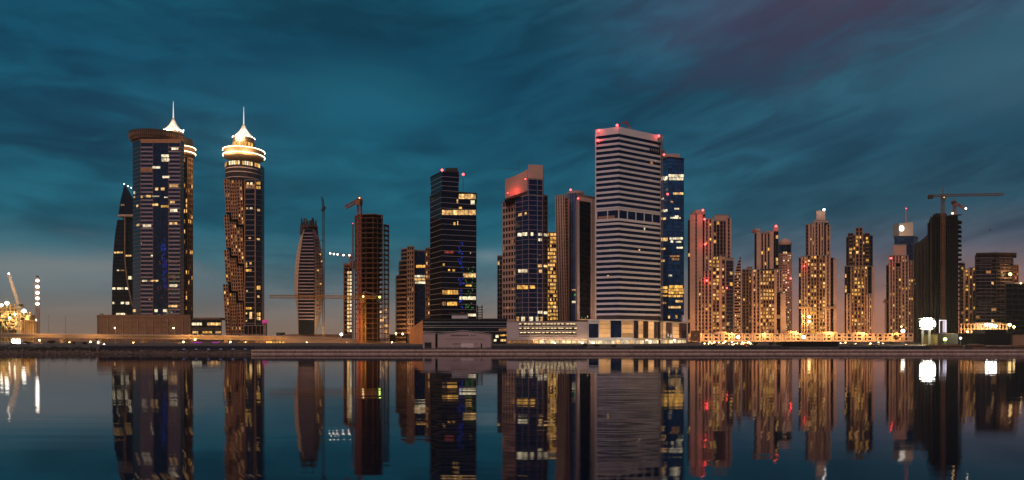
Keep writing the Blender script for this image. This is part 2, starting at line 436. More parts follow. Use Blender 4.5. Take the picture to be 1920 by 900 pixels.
def light(c, power, col, r=1.0, parent=None, kind='POINT', aim=None, size=R(100)):
    l = bpy.data.lights.new('lamp_light', kind); l.energy = power; l.color = col; l.shadow_soft_size = r; 
    if kind == 'SPOT': l.spot_size = size; l.spot_blend = .6
    o = bpy.data.objects.new('lamp_light', l); COL.objects.link(o); o.location = c; o.visible_glossy = False   # the lamp head itself is what mirrors
    if aim is not None: o.rotation_euler = (Vector(aim)-Vector(c)).to_track_quat('-Z', 'Y').to_euler()
    if parent: o.parent = parent; o.location = Vector(c)-world_loc(parent)
    return o

# ================================================================ SETTING
def noise_mat(name, c1, c2, scale, rough=.9, bump=.3):
    m = bpy.data.materials.new(name); m.use_nodes = True; t = m.node_tree; b = t.nodes['Principled BSDF']
    g = t.nodes.new('ShaderNodeNewGeometry'); n = t.nodes.new('ShaderNodeTexNoise'); n.inputs['Scale'].default_value = scale; n.inputs['Detail'].default_value = 8
    t.links.new(g.outputs['Position'], n.inputs[0]); r = t.nodes.new('ShaderNodeValToRGB')
    r.color_ramp.elements[0].position = .35; r.color_ramp.elements[0].color = (*c1,1); r.color_ramp.elements[1].position = .65; r.color_ramp.elements[1].color = (*c2,1)
    t.links.new(n.outputs[0], r.inputs[0]); t.links.new(r.outputs[0], b.inputs['Base Color']); b.inputs['Roughness'].default_value = rough
    bp = t.nodes.new('ShaderNodeBump'); bp.inputs['Strength'].default_value = bump*.4; bp.inputs['Distance'].default_value = .1; t.links.new(n.outputs[0], bp.inputs['Height']); t.links.new(bp.outputs[0], b.inputs['Normal'])
    return m
GROUND = noise_mat('sandy_ground', (.07,.055,.045), (.13,.10,.08), .15)
QSTONE = noise_mat('quay_concrete', (.42,.31,.26), (.68,.50,.42), .9)
BANK = noise_mat('earth_bank', (.05,.035,.025), (.12,.08,.055), .35)
ASPH = noise_mat('asphalt', (.035,.035,.038), (.06,.06,.062), 1.2)

# water: a calm lake; very fine ripples that run mostly across the view smear the reflections sideways
wm = bpy.data.materials.new('lake_water'); wm.use_nodes = True; t = wm.node_tree; t.nodes.clear()
g = t.nodes.new('ShaderNodeNewGeometry')
def tn(t, typ, **k):
    n = t.nodes.new(typ)
    for a, b in k.items(): setattr(n, a, b)
    return n
wn = tn(t, 'ShaderNodeTexWhiteNoise'); sc1 = tn(t, 'ShaderNodeVectorMath', operation='SCALE'); sc1.inputs['Scale'].default_value = 57.3
t.links.new(g.outputs['Position'], sc1.inputs[0]); t.links.new(sc1.outputs[0], wn.inputs[0])
s0 = tn(t, 'ShaderNodeVectorMath', operation='SUBTRACT'); t.links.new(wn.outputs['Color'], s0.inputs[0]); s0.inputs[1].default_value = (.5,.5,.5)
s1 = tn(t, 'ShaderNodeVectorMath', operation='MULTIPLY'); t.links.new(s0.outputs[0], s1.inputs[0]); s1.inputs[1].default_value = (.014, .0012, 0)
mp = tn(t, 'ShaderNodeMapping'); mp.inputs['Scale'].default_value = (.012, .05, 1); t.links.new(g.outputs['Position'], mp.inputs[0])
ns = tn(t, 'ShaderNodeTexNoise'); ns.inputs['Scale'].default_value = 1.0; ns.inputs['Detail'].default_value = 3; t.links.new(mp.outputs[0], ns.inputs[0])
s2 = tn(t, 'ShaderNodeVectorMath', operation='SUBTRACT'); t.links.new(ns.outputs['Color'], s2.inputs[0]); s2.inputs[1].default_value = (.5,.5,.5)
s3 = tn(t, 'ShaderNodeVectorMath', operation='MULTIPLY'); t.links.new(s2.outputs[0], s3.inputs[0]); s3.inputs[1].default_value = (.003, .0016, 0)
mp2 = tn(t, 'ShaderNodeMapping'); mp2.inputs['Scale'].default_value = (.035, .75, 1); mp2.inputs['Rotation'].default_value = (0,0,.03); t.links.new(g.outputs['Position'], mp2.inputs[0])
ns2 = tn(t, 'ShaderNodeTexNoise'); ns2.inputs['Scale'].default_value = 1.0; ns2.inputs['Detail'].default_value = 4; ns2.inputs['Roughness'].default_value = .6; t.links.new(mp2.outputs[0], ns2.inputs[0])
s4 = tn(t, 'ShaderNodeVectorMath', operation='SUBTRACT'); t.links.new(ns2.outputs['Color'], s4.inputs[0]); s4.inputs[1].default_value = (.5,.5,.5)
s5 = tn(t, 'ShaderNodeVectorMath', operation='MULTIPLY'); t.links.new(s4.outputs[0], s5.inputs[0]); s5.inputs[1].default_value = (.010, .024, 0)
a0 = tn(t, 'ShaderNodeVectorMath', operation='ADD'); t.links.new(s1.outputs[0], a0.inputs[0]); t.links.new(s5.outputs[0], a0.inputs[1])
a1 = tn(t, 'ShaderNodeVectorMath', operation='ADD'); t.links.new(a0.outputs[0], a1.inputs[0]); t.links.new(s3.outputs[0], a1.inputs[1])
a2 = tn(t, 'ShaderNodeVectorMath', operation='ADD'); t.links.new(a1.outputs[0], a2.inputs[0]); a2.inputs[1].default_value = (0,0,1)
nm = tn(t, 'ShaderNodeVectorMath', operation='NORMALIZE'); t.links.new(a2.outputs[0], nm.inputs[0])
gl = tn(t, 'ShaderNodeBsdfGlossy'); gl.inputs['Roughness'].default_value = .02; gl.inputs['Color'].default_value = (.84,.84,.88,1); t.links.new(nm.outputs[0], gl.inputs['Normal'])
df = tn(t, 'ShaderNodeBsdfDiffuse'); df.inputs['Color'].default_value = (.004,.010,.022,1)
fz = tn(t, 'ShaderNodeFresnel'); fz.inputs['IOR'].default_value = 1.36
mx = tn(t, 'ShaderNodeMixShader'); t.links.new(fz.outputs[0], mx.inputs[0]); t.links.new(df.outputs[0], mx.inputs[1]); t.links.new(gl.outputs[0], mx.inputs[2])
om = tn(t, 'ShaderNodeOutputMaterial'); t.links.new(mx.outputs[0], om.inputs[0])
mb = MB(); mb.quad((-9000,-600,0), (9000,-600,0), (9000,262,0), (-9000,262,0)); tag(mb.build('water', wm), kind='structure')

# land sheet
mb = MB(); mb.quad((-6000,253,LAND), (6000,253,LAND), (6000,5000,LAND), (-6000,5000,LAND)); tag(mb.build('ground', GROUND), kind='structure')
# quay wall with coping, in cast bays; natural bank at the far left
qx0, qx1 = P(470,250,z=0).x, 1500
mb = MB(); xx = qx0
while xx < qx1:
    mb.box(xx+.03, xx+7.97, 250.35, 253.2, -1.2, .52)
    mb.box(xx+.03, xx+7.97, 250.75, 253.1, .52, 1.02)      # recessed course
    mb.box(xx+.02, xx+7.98, 250.15, 254.6, 1.02, 1.62)     # coping
    xx += 8
o = mb.build('quay', QSTONE); tag(o, kind='structure')
mb = MB(); xx = -1500.0; st_ = []
prof = [(247.6,-.6), (249.2,.25), (251.2,.9), (253.5,1.45), (258,1.63)]
xs = [-1500+2.5*i for i in range(int((qx0+1500)/2.5)+2)]
for xx in xs:
    j = random.uniform(-.5,.5); st_.append([(min(xx,qx0), yy+j+random.uniform(-.3,.3), zz+random.uniform(-.12,.12)*(zz > 0)) for yy, zz in prof])
for a, b in zip(st_, st_[1:]):
    for k in range(len(prof)-1): mb.quad(a[k], b[k], b[k+1], a[k+1])
tag(mb.build('bank', BANK), kind='structure')
# waterfront road
mb = MB(); mb.quad((-1500,262,LAND+.008), (1500,262,LAND+.008), (1500,271,LAND+.008), (-1500,271,LAND+.008)); tag(mb.build('road', ASPH), kind='structure')

# ================================================================ TOWERS
def bands(T, frs, y0, y1, n, frac, part, m, D, proud=.4, wrap=True):
    """n horizontal bands between picture heights y0 (top) and y1, measured at distance D"""
    za, zb = ZZ(y1, D), ZZ(y0, D); p = (zb-za)/n
    for fr in frs:
        for k in range(n):
            fr.box(T.m(part, m), -proud*.9 if wrap else 0, fr.W+(proud*.9 if wrap else 0), 0, proud, za+k*p, za+k*p+p*frac)
def vlines(T, fr, pxs, y0, y1, wpx, part, m, proud=.6):
    for px in pxs:
        u, D = fr.hit(px); h = wpx/FPX*D/2
        fr.box(T.m(part, m), u-h, u+h, 0, proud, ZZ(y1, D), ZZ(y0, D))
NOG = dict(wall=W_GREY, glass=G_DARK, fh=5, bw=5, sp=0, pier=0, proud=.3, lit=0, mats=(L_WARM,), piers=False, thin=1)
def plain(g, **k): d = dict(NOG); d['glass'] = g; d.update(k); return d

# ---- striped white office tower (the tall one)
T = Thing('office_tower', 'tallest white and black striped office tower with blank parapet and red lamps', 'skyscraper', 1160, 520)
c = [(1119,527),(1160,520),(1238,543)]
frs = block(T, c, 251, 592, plain(G_NAVY), depth=30, Dref=520, cap=W_WHITE, capz=.2)
fa = frs[:2]
z_lo, z_hi = ZZ(596,520), ZZ(251,520)
zc0, zc1 = ZZ(410,520), ZZ(393,520)
pitch = 10.0/FPX*520
for fr in frs:
    zt = z_hi
    k = 0
    while zt-pitch*.55 > z_lo:
        zb_ = zt-pitch
        if not (zb_ < zc1 and zt > zc0+pitch*.4):
            fr.box(T.m('floor_band', W_WHITE), -.42, fr.W+.42, 0, .45, zb_, zb_+pitch*.41)
        zt -= pitch
    fr.box(T.m('floor_band', W_WHITE), -.42, fr.W+.42, 0, .45, zc1-.3, zc1+pitch*.38)
    fr.box(T.m('floor_band', W_WHITE), -.42, fr.W+.42, 0, .45, zc0-pitch*.35, zc0+pitch*.1)
    nb = max(2, round(fr.W/8.8))
    for j in range(nb+1):
        u = j*fr.W/nb; fr.box(T.m('pillar', W_WHITE), max(-.4,u-.38), min(fr.W+.4,u+.38), 0, .38, zc0, zc1-.3)
    fr.box(T.m('parapet', W_WHITE), -.5, fr.W+.5, -.6, .6, z_hi, ZZ(238,520))
rects(T, fa[0], [(1121.5,405,1153,414,W_TAN,1),(1143,467,1146,471,L_GREEN),(1148,467,1152,471,L_GREEN),(1138,516,1142,519,L_WARM)], .12)
rects(T, fa[1], [(1207,427,1209.5,434,L_WHITE),(1219,303,1224,307,L_DIM),(1222,308,1226,311,L_DIM),(1218,336,1222,339,L_DIM),(1197,467,1200,470,L_WARM)], .12)
# light-coloured end fin on the left
frs[0].box(T.m('end_fin', W_WHITE), -1.2, -.45, -6, .5, z_lo, ZZ(238,520))
fr = fa[1]   # dark louvre row high on the right
for j in range(5): rect(T, fr, 1217+j*4.2, 279+j*.9, 1220+j*4.2, 285+j*.9, W_BLACK, .5, 'louvre')
for j, (px, py, D) in enumerate([(1123,245,526),(1157,235,521),(1121,263,526),(1235,255,540)]): beacon(T, px, py, D-1, .95, power=500)
# hoist mast on right edge
T.m('hoist_mast', STEEL).lattice(P(1241,541,z=LAND), P(1241,541,252), 1.4, .12, 2.2)
T.m('hoist_cage', W_GREY).box(P(1233.5,538,z=0).x, P(1239.5,538,z=0).x, 536.5, 539, ZZ(267,538), ZZ(258,538))
T.done()
Tm = T
# small red roof crane
T = Thing('roof_crane', 'small red bent derrick on the roof of the striped tower', 'crane', 1180, 532, ZZ(239,532))
a, b_, c_ = P(1180,532,240), P(1174,532,228), P(1166,532,231)
T.m('boom', mat('red_paint',(.5,.05,.05),.5)).lattice(a, b_, .9, .16, 1.2)
T.m('jib', MATS['red_paint']).lattice(b_, c_, .7, .14, 1.0)
T.m('base', STEEL).box(a.x-1.2, a.x+1.2, 530.8, 533.2, a.z-1.0, a.z+.4); T.done()

# ---- blue glass tower behind it
T = Thing('glass_tower', 'dark blue glass tower with white lit floors behind the striped tower', 'skyscraper', 1262, 640)
frs = block(T, [(1237,652),(1253,640),(1282,646)], 296, 600, plain(G_BLUE), depth=34, cap=W_BLACK, Dref=640)
bands(T, frs[:2], 296, 600, 44, .12, 'floor_line', W_BLACK, 640, .12)
for fr in frs[1:2]: vlines(T, fr, [1253+29*k/9 for k in range(10)], 296, 600, .35, 'mullion', W_BLACK, .2)
fr = frs[1]
rects(T, fr, [(1253,327,1282,332,L_WHITE,5),(1254,333,1281,338,L_WHITE,4),(1262,361,1281,365,L_WARM,3),(1257,377,1262,380,L_DIM),(1264,390,1273,393,L_WHITE,2),(1256,407,1276,410,L_WHITE,4),(1265,404,1272,407,L_WHITE,2),
 (1255,445,1280,449,L_WHITE,5),(1257,451,1262,455,L_WHITE,1),(1266,452,1277,455,L_WHITE,2),(1268,463,1280,466,L_WHITE,3),(1256,479,1274,482,L_DIM,3),(1259,484,1273,488,L_DIM,3),(1253,515,1260,518,L_WHITE,2),
 (1254,535,1280,540,L_GOLD,5),(1253,541,1282,546,L_GOLD,6),(1253,547,1282,551,L_GOLD,6),(1253,553,1280,557,L_GOLD,5),(1266,563,1280,567,L_WARM,3),(1253,574,1276,578,L_WARM,5),(1252,592,1256,597,L_WARM),(1266,591,1270,597,L_GOLD)])
rects(T, frs[0], [(1240,331,1252,338,L_WHITE,2),(1241,371,1245,374,L_WHITE),(1238,393,1252,397,L_WHITE,2),(1238,408,1249,412,L_WARM,2),(1238,446,1252,452,L_WARM,3),(1239,465,1248,468,L_WARM,2),(1239,487,1247,491,L_WARM,2),(1240,537,1252,542,L_GOLD,2),(1240,544,1252,549,L_GOLD,2),(1240,553,1252,556,L_GOLD,2),(1241,566,1250,570,L_DIM,2)])
T.m('penthouse', W_ROSE).box(P(1246,655,z=0).x, P(1272,655,z=0).x, 650, 668, ZZ(297,650), ZZ(291,655))
T.m('lift_motor_room', W_BROWN).box(P(1239,655,z=0).x, P(1247,655,z=0).x, 656, 668, ZZ(300,650), ZZ(280,655))
for px, py in ((1245,290),(1252,364)): beacon(T, px, py, 636, .95, power=300)
T.done()

# ---- cream slab with a big dark window strip
T = Thing('slab_tower', 'blank beige tower with one tall dark glass panel, left of the striped tower', 'skyscraper', 1100, 560)
frs = block(T, [(1079,575),(1083,560),(1121,575)], 366, 600, plain(mat('beige_cladding',(.64,.46,.36),.7,var=.08,vscale=.05)), depth=30, gname='wall', Dref=560)
fr = frs[1]
rect(T, fr, 1085.5, 378, 1107, 598, G_DARK, .2, 'glazing')
for k in range(14): rect(T, fr, 1085.8, 379+k*15.7, 1106.6, 379.5+k*15.7, W_BLACK, .4, 'floor_line')
vlines(T, fr, [1084.3,1108.5], 375, 599, 1.6, 'end_fin', W_LINE, 1.2)
rects(T, fr, [(1089,594,1091,597,L_GREEN),(1096,595,1098,598,L_GREEN),(1100,592,1102,595,L_WARM)], .4)
beacon(T, 1084, 372, 557, .7, power=200); light(P(1110,535,z=30), 22000, (1,.6,.35), 2, T.root); T.done()  # warm uplight added to brighten the beige wall

# ---- round blue tower with striped flank
T = Thing('round_tower', 'slim tower with round blue glass front and ribbed rose flank', 'skyscraper', 1070, 640)
cxr = P(1079,662,z=0); rr = 16.0/FPX*650
pts = [(cxr.x+rr*math.cos(t), cxr.y-rr*math.sin(t)) for t in [R(180-a) for a in range(0,181,15)]]
pts += [(cxr.x+rr, cxr.y+20), (cxr.x-rr, cxr.y+20)]
T.m('glazing', G_BLUE).prism(pts, LAND, ZZ(360,650))
T.m('parapet', W_ROSE).prism([(cxr.x+(q[0]-cxr.x)*1.03, cxr.y+(q[1]-cxr.y)*1.03) for q in pts], ZZ(360,650), ZZ(356,650))
for k in range(12):
    fr = Frame(pts[k], pts[k+1], LAND, ZZ(360,650))
    fr.box(T.m('mullion', W_LINE), -.16, .16, 0, .45, LAND, ZZ(360,650))
    for j in range(30):
        z = LAND+j*(fr.z1-LAND)/30; fr.box(T.m('floor_line', W_BLACK), 0, fr.W, 0, .12, z, z+.5)
    if k in (4,5,6,7):
        za = ZZ(566,650); T.win(fr, .2, fr.W-.2, za-.9, za+1.1, L_WHITE, .14)
        if k != 6: T.win(fr, .3, fr.W-.3, ZZ(543,650)-.6, ZZ(543,650)+.6, L_WARM, .14)
        if k in (5,): T.win(fr, .3, fr.W-.3, ZZ(554,650), ZZ(550,650), L_GREEN, .14)
frs = block(T, [(1046,640),(1064,636)], 366, 602, style(W_ROSE, G_BROWN, 3.2, 2.6, .22, .62, .6, spm=W_TAN), depth=26, Dref=640, lean=-.022)
frs = block(T, [(1053,646),(1066,640)], 372, 602, style(W_TAN, G_BROWN, 3.2, 3.0, .45, .3, .6), depth=20, Dref=640)
beacon(T, 1070, 356, 640, .95, power=400); beacon(T, 1084, 371, 632, .95, power=300); T.done()

# ---- gold lit block
T = Thing('office_block', 'narrow building with almost every floor lit gold, beside the round blue tower', 'building', 1037, 690)
frs = block(T, [(1025,690),(1049,690)], 437, 602, style(W_TAN, G_BROWN, 3.9, 3.4, .3, .12, .3, .78, (L_GOLD, L_GOLD, L_WARM)), depth=26)
T.done()

# ---- tower with red lit crown
T = Thing('office_tower', 'grey gridded tower under a stepped blank crown washed in red light', 'skyscraper', 985, 560)
frs = block(T, [(943,580),(990,560)], 372, 602, style(W_ROSE, G_DARK, 5.3, 3.3, .38, .3, .4, .05, (L_WARM,L_DIM)), depth=28, Dref=560)
rects(T, frs[0], [(969,452,984,456,L_DIM,3),(972,400,978,406,L_WARM,1),(950,575,955,579,L_DIM),(960,540,966,544,L_DIM)], .6)
fr2 = block(T, [(966,566),(990,556),(1018,560)], 367, 604, plain(G_NAVY), depth=24, Dref=556)
bands(T, fr2[:2], 367, 604, 26, .10, 'floor_line', W_LINE2, 556, .25, False)
fr3 = block(T, [(990,557),(1018,560)], 336, 368, plain(G_NAVY), depth=24, Dref=556, z0=ZZ(367,556)+1.3)
bands(T, fr3[:1], 336, 366, 3, .10, 'floor_line', W_LINE2, 556, .25, False)
vlines(T, fr2[1], [991,1007.5,1017], 337, 604, .9, 'mullion', W_LINE2, .4)
vlines(T, fr2[0], [967,980], 367, 604, .8, 'mullion', W_LINE2, .4)
fr4 = block(T, [(1018,568),(1027,572)], 367, 604, plain(G_DARK), depth=20, Dref=568)
bands(T, fr4[:1], 367, 604, 26, .10, 'floor_line', W_LINE2, 568, .25, False); vlines(T, fr4[0], [1019.5,1026.5], 367, 604, .7, 'mullion', W_LINE2, .4)
rects(T, fr2[1], [(995,436,1000,442,L_WHITE),(1009,437,1016,442,L_WHITE,2),(1009,447,1016,452,L_WHITE,2),(1008,496,1016,501,L_WARM,2),(1010,506,1016,511,L_WARM),(993,535,1003,541,L_GOLD,2),(1008,583,1012,588,L_WHITE),(1013,583,1017,588,L_WHITE),(1010,478,1013,480,L_DIM)], .3)
rects(T, fr2[0], [(971,437,979,443,L_WHITE,2),(980,436,989,442,L_WHITE,2),(972,505,990,511,L_WHITE,3),(970,535,990,542,L_GOLD,4),(972,400,979,405,L_WARM),(984,398,988,402,L_WARM)], .3)
rects(T, fr4[0], [(1019,438,1026,443,L_WHITE),(1019,497,1026,501,L_WARM),(1019,584,1026,589,L_WHITE)], .3)
# crown: tall blank slab right, curved blank screen left
x0, x1 = P(990,560,z=0).x, P(1018,560,z=0).x
T.m('crown', W_ROSE).prism([(x0,559),(x1,561),(x1+2,590),(x0+2,590)], ZZ(366,560)+1.0, ZZ(309,560))
xa, xb = P(947,566,z=0).x, P(989,558,z=0).x; n = 14; mb = T.m('crown', W_ROSE)
for k in range(n):
    f0, f1 = k/n, (k+1)/n
    g = lambda f: (xa+(xb-xa)*f, 571-9*f-3*math.sin(math.pi*f))
    (ax, ay), (bx, by) = g(f0), g(f1)
    top0, top1 = ZZ(330-14*f0**2, 560), ZZ(330-14*f1**2, 560); b0, b1 = ZZ(368-10*f0, 560), ZZ(368-10*f1, 560)
    mb.hexa([(ax,ay,b0),(bx,by,b1),(bx,by+1,b1),(ax,ay+1,b0),(ax,ay,top0),(bx,by,top1),(bx,by+1,top1),(ax,ay+1,top0)])
T.m('roof_slab', W_DARK).hexa([(xa-.5,568,ZZ(372,560)),(xb,557,ZZ(364,560)),(xb,586,ZZ(364,560)),(xa,592,ZZ(372,560)),(xa-.5,568,ZZ(369,560)),(xb,557,ZZ(359,560)),(xb,586,ZZ(359,560)),(xa,592,ZZ(369,560))])
for px, py, D in ((952,362,565),(985,336,556)): beacon(T, px, py, D, .5, power=500)
T.m('rooftop_rail', STEEL).tube(P(945,575,316), P(975,575,317), .18); T.m('rooftop_rail', STEEL).tube(P(972,575,320), P(972,575,300), .12)
light(P(966,560,358), 1500, (1,.07,.05), 1, T.root)
for k, px in enumerate((956,966,992,1006,1014)):
    mb = MB(); mb.ball(P(px,550,603), .55, 8)
rects(T, fr2[1], [(992,594,999,602,L_WHITE,2),(1004,594,1010,602,L_WHITE),(1012,594,1017,602,L_WARM)], .5)
rects(T, fr2[0], [(969,594,974,602,L_WARM),(978,594,985,602,L_WHITE,2)], .5)
T.done()
# ---- sliver behind it
T = Thing('glass_tower', 'low slanted glass tower half hidden behind the red crowned tower', 'building', 940, 700)
frs = block(T, [(933,700),(946,694)], 480, 600, style(W_GREY, G_TEAL, 4.6, 3.2, .15, .12, .25, .08, (L_WARM,L_WHITE)), depth=20, lean=0); T.done()

# ---- black glass tower with red beacons
T = Thing('glass_tower', 'black glass tower with stepped roof, pale floor lines and painted blue green reflections', 'skyscraper', 850, 560)
frs = block(T, [(807,582),(828,560),(893,570)], 360, 600, plain(G_DARK), depth=34, Dref=560, cap=W_BLACK)
fu = block(T, [(808,580.5),(829,560.6),(860,564.6)], 322, 360, plain(G_DARK), depth=30, Dref=560, cap=W_BLACK, z0=ZZ(360,560)+1.3, capz=.8)
bands(T, frs[:2], 360, 600, 24, .07, 'floor_line', W_LINE, 560, .2); bands(T, fu[:2], 322, 357, 4, .07, 'floor_line', W_LINE, 560, .2)
fr = frs[1]; n = 17
vlines(T, fr, [828+65*k/n for k in range(n+1)], 362, 600, .22, 'mullion', W_BLACK, .3)
vlines(T, frs[0], [807+21*k/6 for k in range(7)], 362, 600, .22, 'mullion', W_BLACK, .3)
rects(T, fr, [(860,364,892,373,L_WARM,6),(882,376,890,383,L_WHITE,2),(856,374,859,381,L_WARM),(826.5+2,394,892,403,L_WARM,9),(860,388,866,392,L_GOLD),(850,417,854,422,L_GOLD),(857,415,859,422,L_WARM),
 (833,471,850,475,L_RED,4),(830,494,834,498,L_GOLD),(840,505,844,508,L_GOLD,1),(848,505,853,509,L_GOLD,1),(868,513,892,520,L_WARM,5),(873,534,884,537,L_GOLD,3),(825+4,544,859,552,L_GOLD,6),(861,556,892,562,L_WHITE,6),(826+3,566,836,573,L_DIM,2),(838,566,857,573,L_GOLD,4),(864,586,869,590,L_RED,2),(881,473,883,476,L_WHITE)], .3)
for k in range(46):      # column of blue glow painted as lights mirrored in the glass
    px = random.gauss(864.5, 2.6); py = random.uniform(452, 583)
    rect(T, fr, px-.9, py-1.4, px+.9, py+1.4, REFL_BLUE, .3)
for k in range(34):  # green specks, likewise painted reflections of coloured lights
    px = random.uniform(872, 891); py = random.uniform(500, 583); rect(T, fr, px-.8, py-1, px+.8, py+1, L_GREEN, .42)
T.m('roof_plant', W_BLACK).box(P(836,575,z=0).x, P(858,575,z=0).x, 572, 586, ZZ(323,572), ZZ(316.5,575))
beacon(T, 829, 319, 559, 1.0, power=600); beacon(T, 868.5, 327, 566, 1.0, power=600)
T.m('beacon_post', STEEL).tube(P(868.5,566,358), P(868.5,566,330), .25)
T.done()

# ---- rounded stepped tower left of it
T = Thing('apartment_tower', 'rounded stepped tower with bronze flank and four bright white floors', 'building', 775, 650)
def arc(pxc, Dc, rpx, a0, a1, n=9):
    r = rpx/FPX*Dc; c = P(pxc, Dc, z=0)
    return [(c.x-r*math.cos(R(a0+(a1-a0)*k/n)), c.y-r*math.sin(R(a0+(a1-a0)*k/n))) for k in range(n+1)]
def curved(T, pts, back, z0, z1, fh, frac, glassm, band, part='floor_band', proud=.35, lits=None):
    poly = pts+back; T.m('glazing', glassm).prism(poly, z0, z1)
    n = max(1, round((z1-z0)/fh)); p = (z1-z0)/n
    for a, b in zip(pts, pts[1:]):
        fr = Frame(a, b, z0, z1)
        for k in range(n): fr.box(T.m(part, band), -.05, fr.W+.05, 0, proud, z0+k*p, z0+k*p+p*frac)
    T.m('parapet', band).prism([(q[0], q[1]) for q in poly], z1, z1+.8)
pa = arc(775, 668, 27, 0, 75)
curved(T, arc(771,668,28.5,0,80), [P(775,700,z=0)[:2],P(741,700,z=0)[:2]], LAND, ZZ(516,650), 4.4, .35, G_BROWN, W_TAN)
curved(T, arc(773,670,25,0,80), [P(777,700,z=0)[:2],P(747,700,z=0)[:2]], ZZ(516,650)+.8, ZZ(488,650), 4.4, .3, G_TEAL, W_TAN)
curved(T, arc(776,672,24,0,80), [P(779,700,z=0)[:2],P(752,700,z=0)[:2]], ZZ(488,650)+.8, ZZ(464,650), 4.4, .3, G_TEAL, W_TAN)
frs = block(T, [(764,650),(776,648)], 463, 626, style(W_TAN, G_BROWN, 4.4, 2.6, .4, .35, .5, .12, (L_WARM,L_DIM)), depth=20)
frs = block(T, [(776,652),(805,654)], 471, 626, plain(G_NAVY), depth=22, cap=W_BROWN, Dref=652)
bands(T, frs[:1], 471, 626, 20, .08, 'floor_line', W_BLACK, 652, .2, False)
rects(T, frs[0], [(780,497,804,502,L_GOLD,4),(776,516,804,520,L_WHITE,5),(776,522,804,526,L_WARM,4),(778,528,804,532,L_WHITE,4)], .3)
frs = block(T, [(798.5,648),(806,648)], 466, 626, style(W_BROWN, G_BROWN, 4.4, 2.0, .4, .4, .5, .25, (L_WARM,L_DIM)), depth=16)
for px, py in ((742.5,625),(755,626)): 
    beacon(T, px, py, 640, .9, E_WARM, 'uplight', 9000, (1,.6,.25))
T.done()

# ---- concrete frame under construction
T = Thing('construction_tower', 'unfinished tower of bare brown concrete floors with one crane before it', 'building', 697, 620)
def openframe(T, pts, yt, yb, D, fh, depth, colw=.9, core=None, m=W_BROWN, cols=5, ts=.45):
    fp = [P(px, d, z=0)[:2] for px, d in pts]; poly = fp+[radial(fp[-1], depth), radial(fp[0], depth)]
    z0, z1 = (LAND if yb is None else ZZ(yb, D)), ZZ(yt, D); n = round((z1-z0)/fh); fh = (z1-z0)/n
    for k in range(1, n+1): T.m('floor_slab', m).prism(poly, z0+k*fh-ts, z0+k*fh)
    for i in range(len(poly)):
        a, b = Vector(poly[i]), Vector(poly[(i+1) % len(poly)]); q = max(1, round((b-a).length/((fp[-1][0]-fp[0][0])/cols)))
        for j in range(q):
            c = a+(b-a)*j/q; ce = Vector((sum(p[0] for p in poly)/len(poly), sum(p[1] for p in poly)/len(poly))); c = c+(ce-c).normalized()*1.0
            T.m('column', m).box(c.x-colw/2, c.x+colw/2, c.y-colw/2, c.y+colw/2, z0, z1)
    if core:
        T.m('core_wall', W_DARK).prism([P(core[0],D+6,z=0)[:2], P(core[1],D+6,z=0)[:2], P(core[1],D+depth-3,z=0)[:2], P(core[0],D+depth-3,z=0)[:2]], z0, z1)
    return fp, z0, z1, fh
fp, z0, z1, fh = openframe(T, [(665,624),(672,616),(700,613),(718,620)], 408, None, 616, 4.6, 26, core=(674,712,0), cols=4, colw=.55, ts=.6)
openframe(T, [(719,624),(730,630)], 420, None, 624, 4.6, 10, colw=.45, cols=2, ts=.7)
T.m('roof_slab', W_BROWN).prism([P(665,624,z=0)[:2],P(672,616,z=0)[:2],P(700,613,z=0)[:2],P(718,620,z=0)[:2],P(718,646,z=0)[:2],P(665,646,z=0)[:2]], z1+2.4, z1+3.2)
for px in (671,685,700,716): T.m('column', W_BROWN).box(P(px,620,z=0).x-.5, P(px,620,z=0).x+.5, 619, 620, z1, z1+2.4)
for k, (a, b) in enumerate(((667,676),(702,714),(687,696))):
    fr = Frame(P(665,612,z=0)[:2], P(718,612,z=0)[:2], z0, z1)
for px, py in ((713,560),(722,580),(716,600),(724,610),(721,596),(712,614),(722,622),(714,586)): 
    c = P(px,632,py); T.m('work_light', L_WARM).box(c.x-1.5, c.x+1.5, 632, 632.3, c.z-1.2, c.z+1.2)
T.m('hoist_mast', STEEL).lattice(P(661.5,612,z=LAND), P(661.5,612,420), 1.2, .12, 2)
T.done()
# ---- slim lit stair building to the left
T = Thing('stair_tower', 'slim dark building with one continuous column of lit windows', 'building', 652, 660)
frs = block(T, [(645,660),(662,660)], 503, 628, style(W_BROWN, G_DARK, 4.6, 5.2, .25, .2, .4, 0), depth=18, cap=W_BROWN)
for k in range(17): rects(T, frs[0], [(651,509+k*6.8,655.6,513.6+k*6.8,L_WARM),(656,509+k*6.8,659.6,513.6+k*6.8,L_WHITE)], .5)
T.m('roof_structure', W_BROWN).prism([P(644,658,z=0)[:2],P(661,658,z=0)[:2],P(661,672,z=0)[:2],P(644,672,z=0)[:2]], ZZ(500,660)+1, ZZ(496,660)+1)
T.m('roof_structure', W_TAN).box(P(656,661,z=0).x, P(664,661,z=0).x, 661, 672, ZZ(502,660), ZZ(489,660))
T.done()

